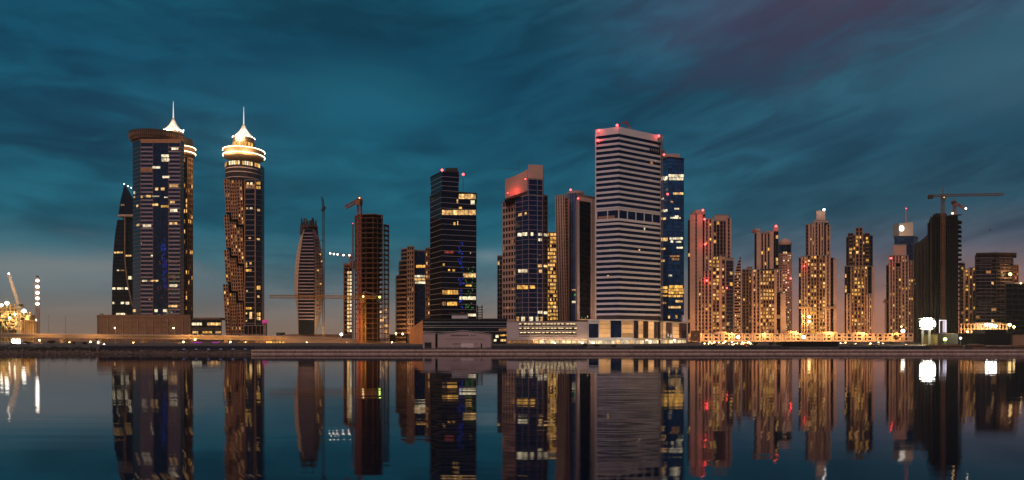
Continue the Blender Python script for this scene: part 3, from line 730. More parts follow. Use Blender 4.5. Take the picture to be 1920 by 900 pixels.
# ---- bullet shaped tower
T = Thing('bullet_tower', 'bullet shaped tower with dark striped centre, pale wings and ragged crown', 'skyscraper', 578, 700)
ys = [430,440,455,475,500,525,545,560,580,600,627]
colsL = [569,564.5,560,556,553,552,552.5,554,557,558,559]
ca = [571,568,566,563,560.5,559,558.5,558.5,559,559.5,560]
cb = [586,588,589,590,590,590,590,590,590,590,590]
colsR = [594,597,600,603.5,606,607.5,607.5,606.5,604,599,592]
def lerp(ys, v, y):
    if y <= ys[0]: return v[0]
    for i in range(len(ys)-1):
        if y <= ys[i+1]: return v[i]+(v[i+1]-v[i])*(y-ys[i])/(ys[i+1]-ys[i])
    return v[-1]
def loft(T, part, m, ys, cols, Ds, yt, yb, n, frac=1, proud=0, depth=22, back=True):
    """vertical skin through picture columns; with frac < 1 it becomes n separate bands standing proud"""
    mb = T.m(part, m)
    for k in range(n):
        ya = yt+(yb-yt)*k/n; yb_ = ya+(yb-yt)/n*frac
        for j in range(len(cols)-1):
            q = []
            for y in (yb_, ya):
                a = P(lerp(ys, cols[j], y), Ds[j]-proud, y); b = P(lerp(ys, cols[j+1], y), Ds[j+1]-proud, y)
                dd = depth if frac == 1 else .6+proud
                q += [a, b, Vector((b.x*(1+dd/b.y), b.y+dd, b.z)), Vector((a.x*(1+dd/a.y), a.y+dd, a.z))]
            mb.hexa(q)
loft(T, 'wing', W_CREAM, ys, [colsL, ca], [712,700], 430, 627, 14)
loft(T, 'wing', W_CREAM, ys, [cb, colsR], [700,716], 430, 627, 14)
loft(T, 'glazing', G_DARK, ys, [ca, cb], [699,699], 430, 627, 14)
loft(T, 'floor_band', W_LINE2, ys, [[c+.8 for c in ca], [c-.8 for c in cb]], [698.6,698.6], 436, 604, 27, .28, .3)
loft(T, 'wing_joint', W_TAN, ys, [cb, colsR], [699.6,715.6], 440, 620, 26, .07, .2)
loft(T, 'wing_joint', W_TAN, ys, [colsL, ca], [711.6,699.6], 440, 620, 26, .07, .2)
light(P(602,680,z=14), 30000, (1,.62,.2), 2, T.root); light(P(545,650,z=10), 60000, (1,.55,.25), 2, T.root)  # added lights with no visible lamp, brightening the pale wings
for k in range(26):
    y = 450+k*5.6
    for f in (.3,.62):
        if random.random() < .6:
            px = lerp(ys,cb,y)*(1-f)+lerp(ys,colsR,y)*f; c = P(px, 700+16*f-.5, y); T.m('opening', W_DARK).box(c.x-.8, c.x+.8, c.y-.4, c.y+.3, c.z-.8, c.z+.8)
for (px, py) in ((600,477),(603,490),(596,507),(601,532)):
    f = (px-lerp(ys,cb,py))/(lerp(ys,colsR,py)-lerp(ys,cb,py)); c = P(px, 700+16*f-1.0, py); T.m('window', L_WARM).box(c.x-1, c.x+1, c.y-.3, c.y, c.z-.7, c.z+.7)
for k in range(24):      # ragged unfinished crown: fins of unequal height
    a = math.pi*2*k/24; r = 8.2+random.uniform(-1.2,1.2); c = P(580, 712, z=0); h = ZZ(random.choice((406,408,411,419,427)), 700); r = r*random.choice((.95,.95,.6)); xx, yy = c.x+r*math.cos(a)*1.0, c.y+r*math.sin(a)
    T.m('crown_fin', W_DARK).hexa([(xx-1.2,yy-1.2,ZZ(437,700)),(xx+1.2,yy-1.2,ZZ(437,700)),(xx+1.2,yy+1.2,ZZ(437,700)),(xx-1.2,yy+1.2,ZZ(437,700)),(xx-.8,yy-.4,h),(xx+.5,yy-.4,h),(xx+.5,yy+.4,h),(xx-.8,yy+.4,h)])
for zz_ in (430,424): T.m('crown_deck', W_BROWN).lathe((P(580,712,z=0).x, 712), [(8.8,ZZ(zz_,700)),(9.2,ZZ(zz_,700)+1)], 16)
T.done()

# ---- brown podium with panel joints below the hotel tower
T = Thing('podium_building', 'windowless brown stone block with panel joints below the first spired tower', 'building', 270, 900)
frs = block(T, [(182,915),(189,900),(357,900)], 592, None, plain(W_BROWN), depth=60, Dref=900, gname='wall', cap=W_BROWN)
for px in [189+168*k/12 for k in range(13)]: vlines(T, frs[1], [px], 596, 640, .9, 'pilaster', W_TAN, .8)
for py in (594,603,612,624): vlines(T, frs[1], [273], py, py+1.1, 168, 'string_course', W_BROWN, .6)
T.m('roof_tank', W_GREY).box(P(187,905,z=0).x, P(191,905,z=0).x, 905, 908, ZZ(592,900), ZZ(588,905))
T.done()

# ---- dark curved tower behind
T = Thing('curved_tower', 'dark sail shaped tower with a curving pale rib, left of the first spired tower', 'skyscraper', 232, 1060)
ys = [412,430,450,475,500,540,592]; cl_ = [220,217,214.5,212.5,211,210,209.5]; cr_ = [252]*7
loft(T, 'glazing', G_DARK, ys, [cl_, cr_], [1060,1060], 412, 592, 10, depth=30)
loft(T, 'floor_line', W_BLACK, ys, [cl_, cr_], [1059.5,1059.5], 412, 592, 24, .12, .3)
ya = [347,375,402]; la = [233,226,222]; ra = [236,251,252]
loft(T, 'upper_volume', G_DARK, ya, [la, ra], [1058,1058], 347, 402, 6, depth=26)
T.m('ledge', W_ROSE).box(P(221.5,1056,z=0).x, P(252,1056,z=0).x, 1055, 1084, ZZ(406,1056), ZZ(402,1056))
T.m('neck', W_DARK).box(P(230,1062,z=0).x, P(251,1062,z=0).x, 1064, 1080, ZZ(413,1062), ZZ(406,1062))
rib = [(234.5,404),(234.2,440),(234,475),(235.5,500),(239,530),(244,555),(249,575)]
for (a, b), (c, d) in zip(rib, rib[1:]): T.m('rib', W_TAN).tube(P(a,1056,b), P(c,1056,d), 1.1, 6)
fr = Frame(P(205,1059,z=0)[:2], P(255,1059,z=0)[:2], LAND, 400)
rects(T, fr, [(214.5,472,219,475,L_WARM),(220,472,231,475,L_WARM,3),(236,478,247,481,L_WARM,3),(220,506,224,508,L_WHITE),(227,506,234,508,L_DIM,2),(241,518,247,524,L_WHITE),(211,539,217,543,L_WHITE),(220,539,232,543,L_WHITE,3),(235,539,241,543,L_WHITE),(211,566,215,570,L_WHITE),(227,566,233,570,L_WHITE),(236,566,243,571,L_WHITE,2),(218,587,235,591,L_WHITE,2),(227,383,234,386,L_DIM,2)], .9)
for px, py in ((233,345),(240,349),(246,352)): beacon(T, px, py, 1056, .8, E_WHITE, 'roof_lamp', 1500, (1,.95,.85))
T.done()

# ---- hotel tower 1
def spire(T, px, ytip, yb, ybase, D, rpx):
    c = P(px, D, z=0); r = rpx/FPX*D; z0, z1, z2 = ZZ(ybase, D), ZZ(yb, D), ZZ(ytip, D)
    m1 = MB(); m1.lathe((c.x, c.y), [(r, z0), (r*.9, z0+(z1-z0)*.15), (r*.5, z0+(z1-z0)*.45), (r*.28, z0+(z1-z0)*.7), (r*.1, z1)], 20)
    o = m1.build('cone_roof', E_CONE, T.root)
    for k in range(16):
        a = 2*math.pi*k/16; ca_, sa_ = math.cos(a), math.sin(a); H_ = z1-z0; q = MB()
        for (ra, fa), (rb, fb) in zip(((1,0),(.9,.15),(.5,.45),(.28,.7)), ((.9,.15),(.5,.45),(.28,.7),(.1,1))):
            q.tube((c.x+r*ra*ca_, c.y+r*ra*sa_, z0+H_*fa), (c.x+r*rb*ca_, c.y+r*rb*sa_, z0+H_*fb), .33, 4)
        q.build('roof_rib', W_TAN, T.root)
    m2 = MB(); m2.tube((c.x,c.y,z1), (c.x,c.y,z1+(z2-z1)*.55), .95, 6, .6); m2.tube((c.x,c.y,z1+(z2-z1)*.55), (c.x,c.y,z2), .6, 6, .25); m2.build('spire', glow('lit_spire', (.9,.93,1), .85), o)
    m3 = MB(); m3.lathe((c.x, c.y), [(r+1.2, z0-1.4), (r+1.6, z0-.6), (r+.6, z0)], 24); m3.build('cornice', W_CREAM, T.root)
    for k in range(16):
        a = 2*math.pi*k/16; 
        m4 = MB(); m4.ball((c.x+(r+1.2)*math.cos(a), c.y+(r+1.2)*math.sin(a), z0+.6), .75, 6); m4.build('roof_lamp', E_WHITE, T.root)
    light((c.x, c.y-r-4, z0-2), 90000, (1,.75,.42), 3, T.root)
def ring(T, px, D, rpx, ya, yb, th=1.2):
    c = P(px, D, z=0); r = rpx/FPX*D
    for y in (ya, yb):
        z = ZZ(y, D); m1 = MB(); m1.lathe((c.x, c.y), [(r, z-th/2), (r+.7, z-th/2), (r+.7, z+th/2), (r, z+th/2)], 40); m1 = MB()
        for k in range(44):
            t1, t2 = 2*math.pi*k/44, 2*math.pi*(k+.72)/44; fr = Frame((c.x+r*math.cos(t2), c.y+r*math.sin(t2)), (c.x+r*math.cos(t1), c.y+r*math.sin(t1)), 0, 1); fr.n = -fr.n if fr.n.dot(Vector((math.cos(t1),math.sin(t1),0))) < 0 else fr.n
            fr.box(m1, 0, fr.W, 0, .55, z-th*.32, z+th*.32)
        m1.build('light_ring', E_RING, T.root)
    T.m('crown_drum', W_TAN).lathe((c.x, c.y), [(r*.96, ZZ(yb,D)-3), (r*.99, ZZ(yb,D)), (r*.99, ZZ(ya,D)), (r*.9, ZZ(ya,D)+2.5), (r*.55, ZZ(ya,D)+4)], 40)
    light((c.x-r*.4, c.y-r-7, ZZ(yb,D)-5), 60000, (1,.72,.35), 3, T.root); light((c.x+r*.6, c.y-r-5, ZZ(yb,D)-5), 50000, (1,.72,.35), 3, T.root)
T = Thing('hotel_tower', 'broad spired twin tower with navy glass strip between two banded strips', 'skyscraper', 300, 985)
frs = block(T, [(249,990),(264,975),(339,975),(345,985)], 262, 593, plain(G_NAVY), depth=40, Dref=975, cap=W_BROWN)
F = frs[1]
for (a, b) in ((264,287),(316,338)):
    for k in range(42):
        y = 275+k*7.6; rect(T, F, a, y, b, y+3.0, W_LINE2, .3, 'floor_band')
    vlines(T, F, [a, b], 262, 593, .8, 'mullion', W_BROWN, .5)
vlines(T, F, [301.5], 262, 593, 74, 'x', W_BROWN, .0) if False else None
rect(T, F, 264, 261, 339, 268, W_COPPER, .5, 'frieze')
rect(T, F, 264, 315, 286, 322, W_COPPER, .7, 'balcony')
bands(T, frs[:1]+frs[2:3], 268, 590, 42, .12, 'floor_line', W_BROWN, 975, .25, False)
vlines(T, F, [294,301.5,309], 270, 592, .3, 'mullion', W_BLACK, .2)
rects(T, F, [(322,277,335,281,L_WHITE,3),(303,290,317,295,L_WHITE,3),(303,297,318,303,L_WHITE,3),(286,312,301,316,L_WHITE,2),(305,330,318,334,L_WHITE,3),(318,346,335,351,L_WARM,3),(291,352,297,357,L_WARM),(302,352,309,357,L_WARM),(286,382,297,386,L_WARM,2),(302,385,317,389,L_GOLD,3),(319,377,328,381,L_WARM,2),(319,392,333,397,L_WHITE,2),(318,417,333,421,L_WARM,3),(268,421,284,426,L_WHITE,2),(264.5,367,268,371,L_WARM),(274,366,283,370,L_WARM,2),(286,367,299,369,L_WHITE,5),(308,369,315,371,L_WHITE,2),
 (283,478,287,481,L_WHITE),(318,533,333,538,L_WHITE,3),(267,525,276,528,L_WHITE,2),(283,525,297,528,L_WARM,3),(262.8+2,455,266,457,L_WHITE),(316,572,333,576,L_WARM,3),(290,580,296,585,L_WHITE),(306,580,314,585,L_WHITE),(279,560,283,562,L_DIM)], .6)
for k in range(70):  # blue patch painted as a reflection on the glass strip
    px = random.gauss(309, 2.8); py = random.uniform(448, 540); rect(T, F, px-1, py-1.3, px+1, py+1.3, REFL_BLUE, .6)
for k in range(26):  # dim, red and green specks; green paints lights mirrored in the glass
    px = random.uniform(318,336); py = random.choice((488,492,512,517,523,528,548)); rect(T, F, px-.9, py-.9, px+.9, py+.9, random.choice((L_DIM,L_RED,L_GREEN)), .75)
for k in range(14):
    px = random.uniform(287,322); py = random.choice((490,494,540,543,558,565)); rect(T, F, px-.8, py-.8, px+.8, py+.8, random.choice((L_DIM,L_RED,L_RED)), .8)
rects(T, frs[0], [(251,359,254,364,L_WHITE),(251,368,254,371,L_WARM),(256,384,260,388,L_WARM),(250,580,255,585,L_WARM),(256,420,262,424,L_WARM)], .5)
# oversailing curved roof
cc = P(296,1006,z=0); a0 = 50.5/FPX*990; b0 = 34
pts = [(cc.x-a0*math.cos(R(a)), cc.y-b0*math.sin(R(a))) for a in range(0,181,9)]
pts2 = [(cc.x+(p[0]-cc.x)*.93, cc.y+(p[1]-cc.y)*.86) for p in pts]
T.m('roof_canopy', W_DARK).prism(pts, ZZ(249,985), ZZ(245.5,985)); T.m('canopy_soffit', W_BROWN).prism(pts2, ZZ(262,985)+1.3, ZZ(249,985))
for a, b in zip(pts[1:-1], pts[2:]):
    fr = Frame(a, b, 0, 1)
    for f in (0, .5): fr.box(T.m('canopy_fin', W_TAN), fr.W*f-.4, fr.W*f+.4, -2.6, .1, ZZ(256,985), ZZ(249.3,985))
# drum of the rear half with rings
c2_ = P(341,1030,z=0); r2_ = 21/FPX*1030
T.m('crown_drum', W_DARK).lathe((c2_.x, c2_.y), [(r2_*.9, LAND), (r2_*.9, ZZ(262,1030))], 24)
ring(T, 343, 1026, 21.5, 278, 288)
frs = block(T, [(341,1004),(352,1000),(361,1010)], 296, 593, style(W_COPPER, G_DARK, 7.6, 3.3, .28, .34, .7, .15, (L_WARM,L_GOLD,L_DIM)), depth=20, Dref=1000, cap=W_COPPER)
spire(T, 325, 190, 222, 247, 1016, 15)
for px in (303,309,315,333,339,344): 
    m4 = MB(); m4.ball(P(px,1000,244.5), .9, 6); m4.build('roof_lamp', E_WHITE, T.root)
T.done()

# ---- hotel tower 2
T = Thing('hotel_tower', 'slimmer spired twin tower standing alone with a glowing double ring crown', 'skyscraper', 457, 1000)
cc = P(457,1026,z=0)
bp = [(cc.x-26.5*math.cos(R(a)), cc.y-26*math.sin(R(a))) for a in range(0,181,20)]+[(cc.x+26.5,cc.y+14),(cc.x-26.5,cc.y+14)]
T.m('body', G_BROWN).prism(bp, ZZ(338,1000), ZZ(302,1000)); T.m('body', G_BROWN).prism([(q[0]*1.0+(3.2 if q[0] < cc.x else 0), q[1]) for q in bp], LAND, ZZ(338,1000))
for py in (313,321,331): 
    for a, b in zip(bp[:9], bp[1:10]):
        Frame(a, b, 0, 1).box(T.m('floor_line', W_LINE2), 0, Vector((b[0]-a[0], b[1]-a[1])).length, 0, .4, ZZ(py+.8,1000), ZZ(py-.8,1000))
for a, b in zip(bp[:9], bp[1:10]):
    fr = Frame(a, b, 0, 1)
    for j in range(3):
        if random.random() < .8: T.win(fr, fr.W*j/3+.4, fr.W*(j+1)/3-.4, ZZ(308,1000), ZZ(301,1000), random.choice((L_GOLD,L_WARM,L_WHITE)), .3)
ring(T, 457.5, 1026, 36.5, 284, 294)
T.m('crown_drum', W_TAN).lathe((cc.x, cc.y), [(19/FPX*1026, ZZ(284,1026)), (19/FPX*1026, ZZ(262,1026))], 24)
for a in range(20,161,20):
    t1, t2 = R(a-7), R(a+7); r = 19.3/FPX*1026
    fr = Frame((cc.x-r*math.cos(t1), cc.y-r*math.sin(t1)), (cc.x-r*math.cos(t2), cc.y-r*math.sin(t2)), 0, 1); T.win(fr, 0, fr.W, ZZ(275,1020), ZZ(268,1020), L_GOLD, .1)
spire(T, 457, 200, 234, 260, 1026, 18)
ST2 = style(W_COPPER, G_DARK, 5.2, 3.5, .30, .42, .9, .13, (L_WARM,L_GOLD,L_DIM))
def leaning(px0, px1, D, brk, lp=-.02):
    for (yt, yb) in brk:
        block(T, [(px0,D),(px1,D)], yt, yb, dict(ST2, lit=.14), depth=14, Dref=D, lean=-.06)
leaning(424, 433.5, 992, [(336,398),(403,464),(469,528),(533,626)])
leaning(435, 446.5, 988, [(338,411),(416,479),(484,545),(550,626)])
leaning(448, 458.5, 984, [(338,421),(426,494),(499,563),(568,626)])
frs = block(T, [(459,983),(478,982)], 338, 626, plain(G_DARK), depth=30, Dref=983); fq = block(T, [(480,986),(491,994)], 338, 626, plain(G_DARK), depth=26, Dref=986)
bands(T, frs[:1], 345, 626, 29, .10, 'floor_line', W_LINE2, 983, .4, False); bands(T, fq[:1], 345, 626, 29, .10, 'floor_line', W_LINE2, 986, .4, False)
vlines(T, frs[0], [459.6,479], 338, 626, 1.6, 'fin', W_COPPER, 1.2)
rects(T, frs[0], [(463,342,467,346,L_WARM),(469,342,474,347,L_WHITE),(462,389,466,392,L_WARM),(469,389,474,392,L_WHITE),(466,445,471,448,L_WARM),(461,492,464,501,L_WARM),(468,492,472,496,L_GOLD),(461,505,472,509,L_GOLD,2),(462,544,465,547,L_WARM),(461,576,472,580,L_GOLD,3),(461,586,464,589,L_WARM),(468,585,473,598,L_WARM),(461,600,464,603,L_WARM)], .6)
rects(T, fq[0], [(480,341,488,346,L_GOLD,2),(480,349,488,354,L_GOLD,2),(482,392,487,396,L_WARM),(477+4,447,487,450,L_WARM),(481,536,488,543,L_GOLD,2),(482,554,486,558,L_WARM),(481,586,488,592,L_GOLD,2),(481,594,488,600,L_WARM,2)], .6)
rects(T, frs[0], [(461,345,478,353,L_DIM,3)], .4)
frs = block(T, [(458,978),(496,978)], 611, 630, style(W_BROWN, G_DARK, 12, 6, .2, .2, .5, .5, (L_WARM,L_WHITE)), depth=20)
T.done()
T = Thing('pylon_sign', 'short tan pillar topped by a glowing pink disc beside the slimmer spired tower', 'sign', 497, 975)
c = P(497,975,z=0); T.m('pillar', W_TAN).box(c.x-2, c.x+2.2, 973, 977, LAND, ZZ(605,975)); m1 = MB(); m1.lathe((c.x,975), [(3.6,ZZ(606,975)),(4,ZZ(604,975)),(3.8,ZZ(601,975)),(2.6,ZZ(599.5,975))], 16); m1.build('light_disc', glow('pink_glow',(.8,.05,.3),.55), T.root); T.done()
T = Thing('low_building', 'low two storey building with bright windows between the spired towers', 'building', 387, 880)
frs = block(T, [(359,880),(415,880)], 600, None, style(W_DARK, G_DARK, 12, 7, .3, .1, .4, 0), depth=25, cap=W_DARK)
rects(T, frs[0], [(360,605,379,610,L_WHITE,4),(389,605,415,610,L_WARM,5),(361,621,372,625,L_WARM,3),(380,621,398,625,L_GOLD,4),(404,621,415,625,L_WARM,2)], .6)
T.m('roof_screen', W_BROWN).box(P(363,885,z=0).x, P(413,885,z=0).x, 884, 900, ZZ(600,880), ZZ(595.5,884)); T.done()

# ================================================================ RESIDENTIAL TOWERS ON THE RIGHT
RW = W_ROSE
def rs(wall=RW, g=G_BROWN, lit=.18, bw=4.2, sp=.42, pier=.42, proud=.7, fh=4.9, mats=(L_WARM, L_GOLD, L_GOLD, L_DIM), spm=W_BROWN): return style(wall, g, fh, bw, sp, pier, proud, lit, mats, thin=1, spm=(None if sp >= 1 else spm))
GRID = rs(); GOLD = rs(W_TAN, lit=.58, pier=.3, sp=.34, proud=.4, spm=W_BROWN); DARKG = rs(W_DARK, G_DARK, .07, 4.0, .1, .12, .2, spm=W_DARK); SLIT = rs(lit=.05, bw=3.4, pier=.62, sp=.5, proud=.8)
BLNK = rs(lit=0, bw=30, pier=0, sp=1.0, proud=.3)
def strips(T, D, rows, depth=26):
    for (a, b, yt, yb, stl, off) in rows:
        block(T, [(a,D-off),(b,D-off)], yt, yb, stl, depth=depth+off, Dref=D-off, z0=(None if yb is None else ZZ(yb,D-off)+.4))
DR = 880
T = Thing('apartment_tower', 'rose apartment tower with blank slab face and red lamps beside the blue glass tower', 'skyscraper', 1312, DR)
strips(T, DR, [(1290,1294,413,None,DARKG,0),(1294,1303,402,None,BLNK,3),(1303,1307,404,None,rs(lit=.04,bw=3,pier=.3,sp=.35,proud=.5),2.5),(1307,1317,402,None,BLNK,3),(1317,1322,408,None,DARKG,0),(1322,1335,412,None,rs(lit=.15,bw=4,pier=.5),1),
 (1309,1321,522,None,rs(lit=.08),6),(1321,1335,508,None,GRID,4),(1299,1322,397,402,BLNK,-6)])
T.m('attic', RW).box(P(1305,DR,z=0).x, P(1320,DR,z=0).x, DR+2, DR+18, ZZ(400,DR), ZZ(393,DR))
for px, py in ((1318,394),(1321,411),(1322,458),(1325,526)): beacon(T, px, py, DR-8, 1.3, power=2600)
T.done()
T = Thing('apartment_tower', 'apartment tower with dark window front and pink blank roof box, joined to lower wing', 'skyscraper', 1353, DR+10)
strips(T, DR+10, [(1337,1362,415,485,rs(W_TAN,G_DARK,.07,4.2,.12,.2,.4),0),(1362,1370,410,None,rs(lit=.06,bw=5,pier=.5),2),(1334,1338,410,485,BLNK,2),(1340,1366,404,414,BLNK,-4),
 (1336,1349,482,None,GOLD,4),(1349,1353,480,None,BLNK,6),(1353,1360,482,None,GOLD,4),(1360,1376,485,None,BLNK,5)])
block(T, [(1362,DR-1),(1374,DR-1)], 489, 618, rs(W_DARK,G_NAVY,.10,4,.14,.15,.15), depth=5)
beacon(T, 1363, 540, DR-6, 1.0, power=2000); T.done()
T = Thing('sail_building', 'narrow building with pointed sail roof between apartment towers', 'building', 1384, DR)
ys = [480,500,515,632]; loft(T, 'glazing', G_BROWN, ys, [[1388,1381,1377,1377],[1388.6,1389,1389,1389]], [DR,DR], 481, 638, 12, depth=22)
loft(T, 'floor_band', W_TAN, ys, [[1388,1381,1377,1377],[1388.8,1389.4,1389.4,1389.4]], [DR-.3,DR-.3], 486, 638, 27, .4, .5)
fr = Frame(P(1377,DR-.5,z=0)[:2], P(1389,DR-.5,z=0)[:2], LAND, 110)
for k in range(22):
    py = 512+k*5.6
    for px in (1379,1383,1386.5):
        if random.random() < .4: rect(T, fr, px-1.1, py, px+1.1, py+2.4, random.choice((L_WARM,L_GOLD)), .4)
T.done()
T = Thing('apartment_tower', 'lower dark apartment block with flat dark roof box, left of the turreted tower', 'building', 1402, DR+20)
strips(T, DR+20, [(1392,1404,506,None,rs(W_TAN,lit=.06),0),(1404,1413,512,None,rs(W_TAN,lit=.16),2),(1400,1410,502,507,BLNK,-4)])
T.done()
T = Thing('apartment_tower', 'apartment tower with red lamp on a right hand turret and arched left cap', 'skyscraper', 1436, DR)
strips(T, DR, [(1415,1419,438,505,DARKG,0),(1419,1426,434,505,BLNK,3),(1426,1444,438,505,rs(W_ROSE,G_DARK,.12,4.4,.12,.5,.3),0),(1444,1450,434,505,BLNK,3),(1450,1459,434,505,DARKG,0),(1451,1459,424,434,BLNK,-3),
 (1411,1425,506,None,GRID,4),(1425,1452,508,None,GOLD,2),(1452,1456,506,None,BLNK,6),(1455,1463,548,None,DARKG,3),(1463,1473,551,None,BLNK,2),(1456,1466,506,548,GRID,2)])
c = P(1420,DR,z=0); T.m('arched_cap', RW).prism([(c.x-3,DR-2),(c.x+3,DR-2),(c.x+3,DR+14),(c.x-3,DR+14)], ZZ(434,DR), ZZ(429,DR))
for k in range(6):
    a = R(k*36-90); T.m('roof_cornice', W_TAN).box(P(1428+k*3.4,DR,z=0).x-.6, P(1428+k*3.4,DR,z=0).x+.6, DR-1, DR, ZZ(439,DR), ZZ(433,DR))
for px, py in ((1455,424),): beacon(T, px, py, DR-4, 1.4, power=3000)
T.done()
T = Thing('apartment_tower', 'rounded apartment tower with navy glass top and sloping pale cap', 'skyscraper', 1472, DR+24)
D2 = DR+40; q = arc(1471,D2,12,0,180,10)
T.m('glazing', G_NAVY).prism(q+[P(1483,D2+22,z=0)[:2],P(1459,D2+22,z=0)[:2]], LAND, ZZ(460,D2))
for a, b in zip(q, q[1:]):
    fr = Frame(a, b, LAND, ZZ(475,D2)); nfl = 36
    for k in range(nfl):
        z = LAND+k*(ZZ(475,D2)-LAND)/nfl; fr.box(T.m('floor_band', RW), 0, fr.W, 0, .5, z, z+1.9)
        if random.random() < .28: T.win(fr, .3, fr.W-.3, z+2.0, z+4.4, random.choice((L_WARM,L_WHITE,L_DIM)), .06)
    fr.box(T.m('pier', RW), -.5, .5, 0, .8, LAND, ZZ(475,D2))
T.m('roof_cap', RW).lathe((P(1471,D2,z=0).x, D2), [(12/FPX*D2+.6, ZZ(460,D2)), (12/FPX*D2+.6, ZZ(456,D2)), (5, ZZ(449,D2)), (1, ZZ(447,D2))], 20)
beacon(T, 1482.5, 522, D2-18, 1.3, power=4000); T.done()
T = Thing('apartment_tower', 'wide shouldered apartment tower with tall square roof block and white lamp', 'skyscraper', 1533, DR)
strips(T, DR, [(1498,1503,484,None,DARKG,0),(1503,1513,482,None,GRID,3),(1513,1520,480,None,rs(W_TAN,lit=.25),2),(1520,1531,480,None,GOLD,1),(1531,1536,480,None,rs(W_DARK,lit=.1),0),(1536,1548,480,None,GOLD,1),(1548,1556,480,None,rs(lit=.1,pier=.6),3),(1556,1563,484,None,DARKG,1),(1563,1568,486,None,BLNK,2),
 (1512,1517,422,480,rs(W_DARK,lit=.1),-2),(1517,1523,420,480,rs(lit=.2,bw=3,pier=.6),1),(1523,1527,420,480,DARKG,-2),(1527,1534,418,480,rs(lit=.05,bw=4,pier=.5),1),(1534,1539,420,480,DARKG,-2),(1539,1544,418,480,rs(lit=.15,bw=3,pier=.5),1),(1544,1550,418,480,DARKG,-2),(1550,1556,422,480,rs(W_ROSE,lit=.12),0),
 (1526,1553,414,418,BLNK,-4),(1531,1547,396,414,BLNK,-6)])
T.m('string_course', W_TAN).box(P(1498,DR-5,z=0).x, P(1520,DR-5,z=0).x, DR-5, DR, ZZ(579,DR), ZZ(575,DR)); T.m('string_course', W_TAN).box(P(1549,DR-5,z=0).x, P(1568,DR-5,z=0).x, DR-5, DR, ZZ(579,DR), ZZ(575,DR))
beacon(T, 1545, 393, DR, 1.5, E_WHITE, 'roof_lamp', 3000, (1,.9,.7)); beacon(T, 1508, 499, DR-6, .8, power=2000)
for px, py in ((1517,594),(1517,603)): beacon(T, px, py, DR-10, 1.9, E_WARM, 'flood_lamp', 20000, (1,.75,.25))
T.done()
T = Thing('apartment_tower', 'narrow apartment tower standing alone with stepped crown and dark corner strips', 'skyscraper', 1611, DR)
strips(T, DR, [(1587,1591,445,500,DARKG,0),(1591,1599,438,500,rs(W_DARK,lit=.45,pier=.25),1),(1599,1604,442,500,rs(W_TAN,lit=.2),0),(1604,1617,428,500,rs(W_TAN,G_DARK,.30,4,.3,.3,.5),3),(1617,1622,440,500,rs(W_TAN,lit=.3),0),(1622,1630,438,500,rs(W_DARK,lit=.4,pier=.25),1),(1630,1636,442,500,DARKG,0),
 (1584,1588,500,None,DARKG,0),(1588,1594,552,None,rs(lit=.2,bw=3.6),3),(1588,1596,500,552,DARKG,1),(1596,1601,500,None,rs(W_TAN,lit=.3),2),(1601,1621,500,None,GOLD,1),(1621,1626,500,None,rs(W_TAN,lit=.3),2),(1626,1634,500,552,DARKG,1),(1626,1634,552,None,rs(lit=.2,bw=3.6),3),(1634,1639,500,None,BLNK,0)])
T.done()
# towers 1662-1722
T = Thing('apartment_tower', 'cream apartment tower topped by a blue box, round white sign and thin spire', 'skyscraper', 1690, 900)
strips(T, 900, [(1662,1668,498,None,DARKG,0),(1668,1678,494,None,GRID,3),(1678,1690,502,None,rs(W_TAN,G_BROWN,.18),1),(1690,1703,492,None,GRID,3),(1703,1712,490,None,rs(W_TAN,lit=.3),0),(1667,1702,480,494,rs(lit=.15),-3),(1675,1699,460,480,BLNK,-6)])
block(T, [(1677,925),(1712,925),(1721,935)], 444, 630, plain(G_NAVY), depth=20, Dref=925, cap=W_BLACK)
xa, xb = P(1686,930,z=0).x, P(1712,930,z=0).x
T.m('sign_block', mat('sign_render',(.5,.42,.36),.7)).hexa([(xa,930,ZZ(443,930)),(xb,930,ZZ(443,930)),(xb,945,ZZ(443,930)),(xa,945,ZZ(443,930)),(xa,930,ZZ(419,930)),(xb,930,ZZ(416,930)),(xb,945,ZZ(416,930)),(xa,945,ZZ(419,930))])
c = P(1691,929,428); fr = Frame((xa,929.9),(xb,929.9),0,1)
m1 = MB()
for k in range(20):
    a, b = 2*math.pi*k/20, 2*math.pi*(k+1)/20
    m1.tube((c.x+3*math.cos(a),929.6,c.z+3.6*math.sin(a)), (c.x+3*math.cos(b),929.6,c.z+3.6*math.sin(b)), .55, 4)
m1.tube((c.x-1.4,929.6,c.z-2), (c.x,929.6,c.z+2), .5, 4); m1.tube((c.x+1.4,929.6,c.z-2), (c.x,929.6,c.z+2), .5, 4)
m1.build('round_sign', glow('sign_white',(1,.92,.85),2.6), T.root)
T.m('spire', mat('pink_paint',(.6,.25,.22),.5)).tube(P(1698.5,936,420), P(1698.5,936,391), 1.0, 6, .4)
light(P(1700,905,441), 14000, (1,.7,.4), 2, T.root); beacon(T, 1670.5, 484, 892, 1.2, power=3000); beacon(T, 1699, 391, 936, .7)
T.m('sign_block', MATS['sign_render']); T.done()
T = Thing('tower_crane', 'tiny flat crane jib poking out left of the cream tower with round sign', 'crane', 1660, 890)
T.m('mast', W_BROWN).lattice(P(1660.5,880,z=LAND), P(1660.5,880,560), 1.4, .15, 2.4)
T.m('jib', W_BROWN).lattice(P(1655,878,566), P(1668,878,567), 1.4, .2, 2.4)
T.m('cab', W_BROWN).box(P(1660.5,880,z=0).x-1.6, P(1660.5,880,z=0).x+1.6, 879, 881, ZZ(566,880), ZZ(562,880)); T.done()

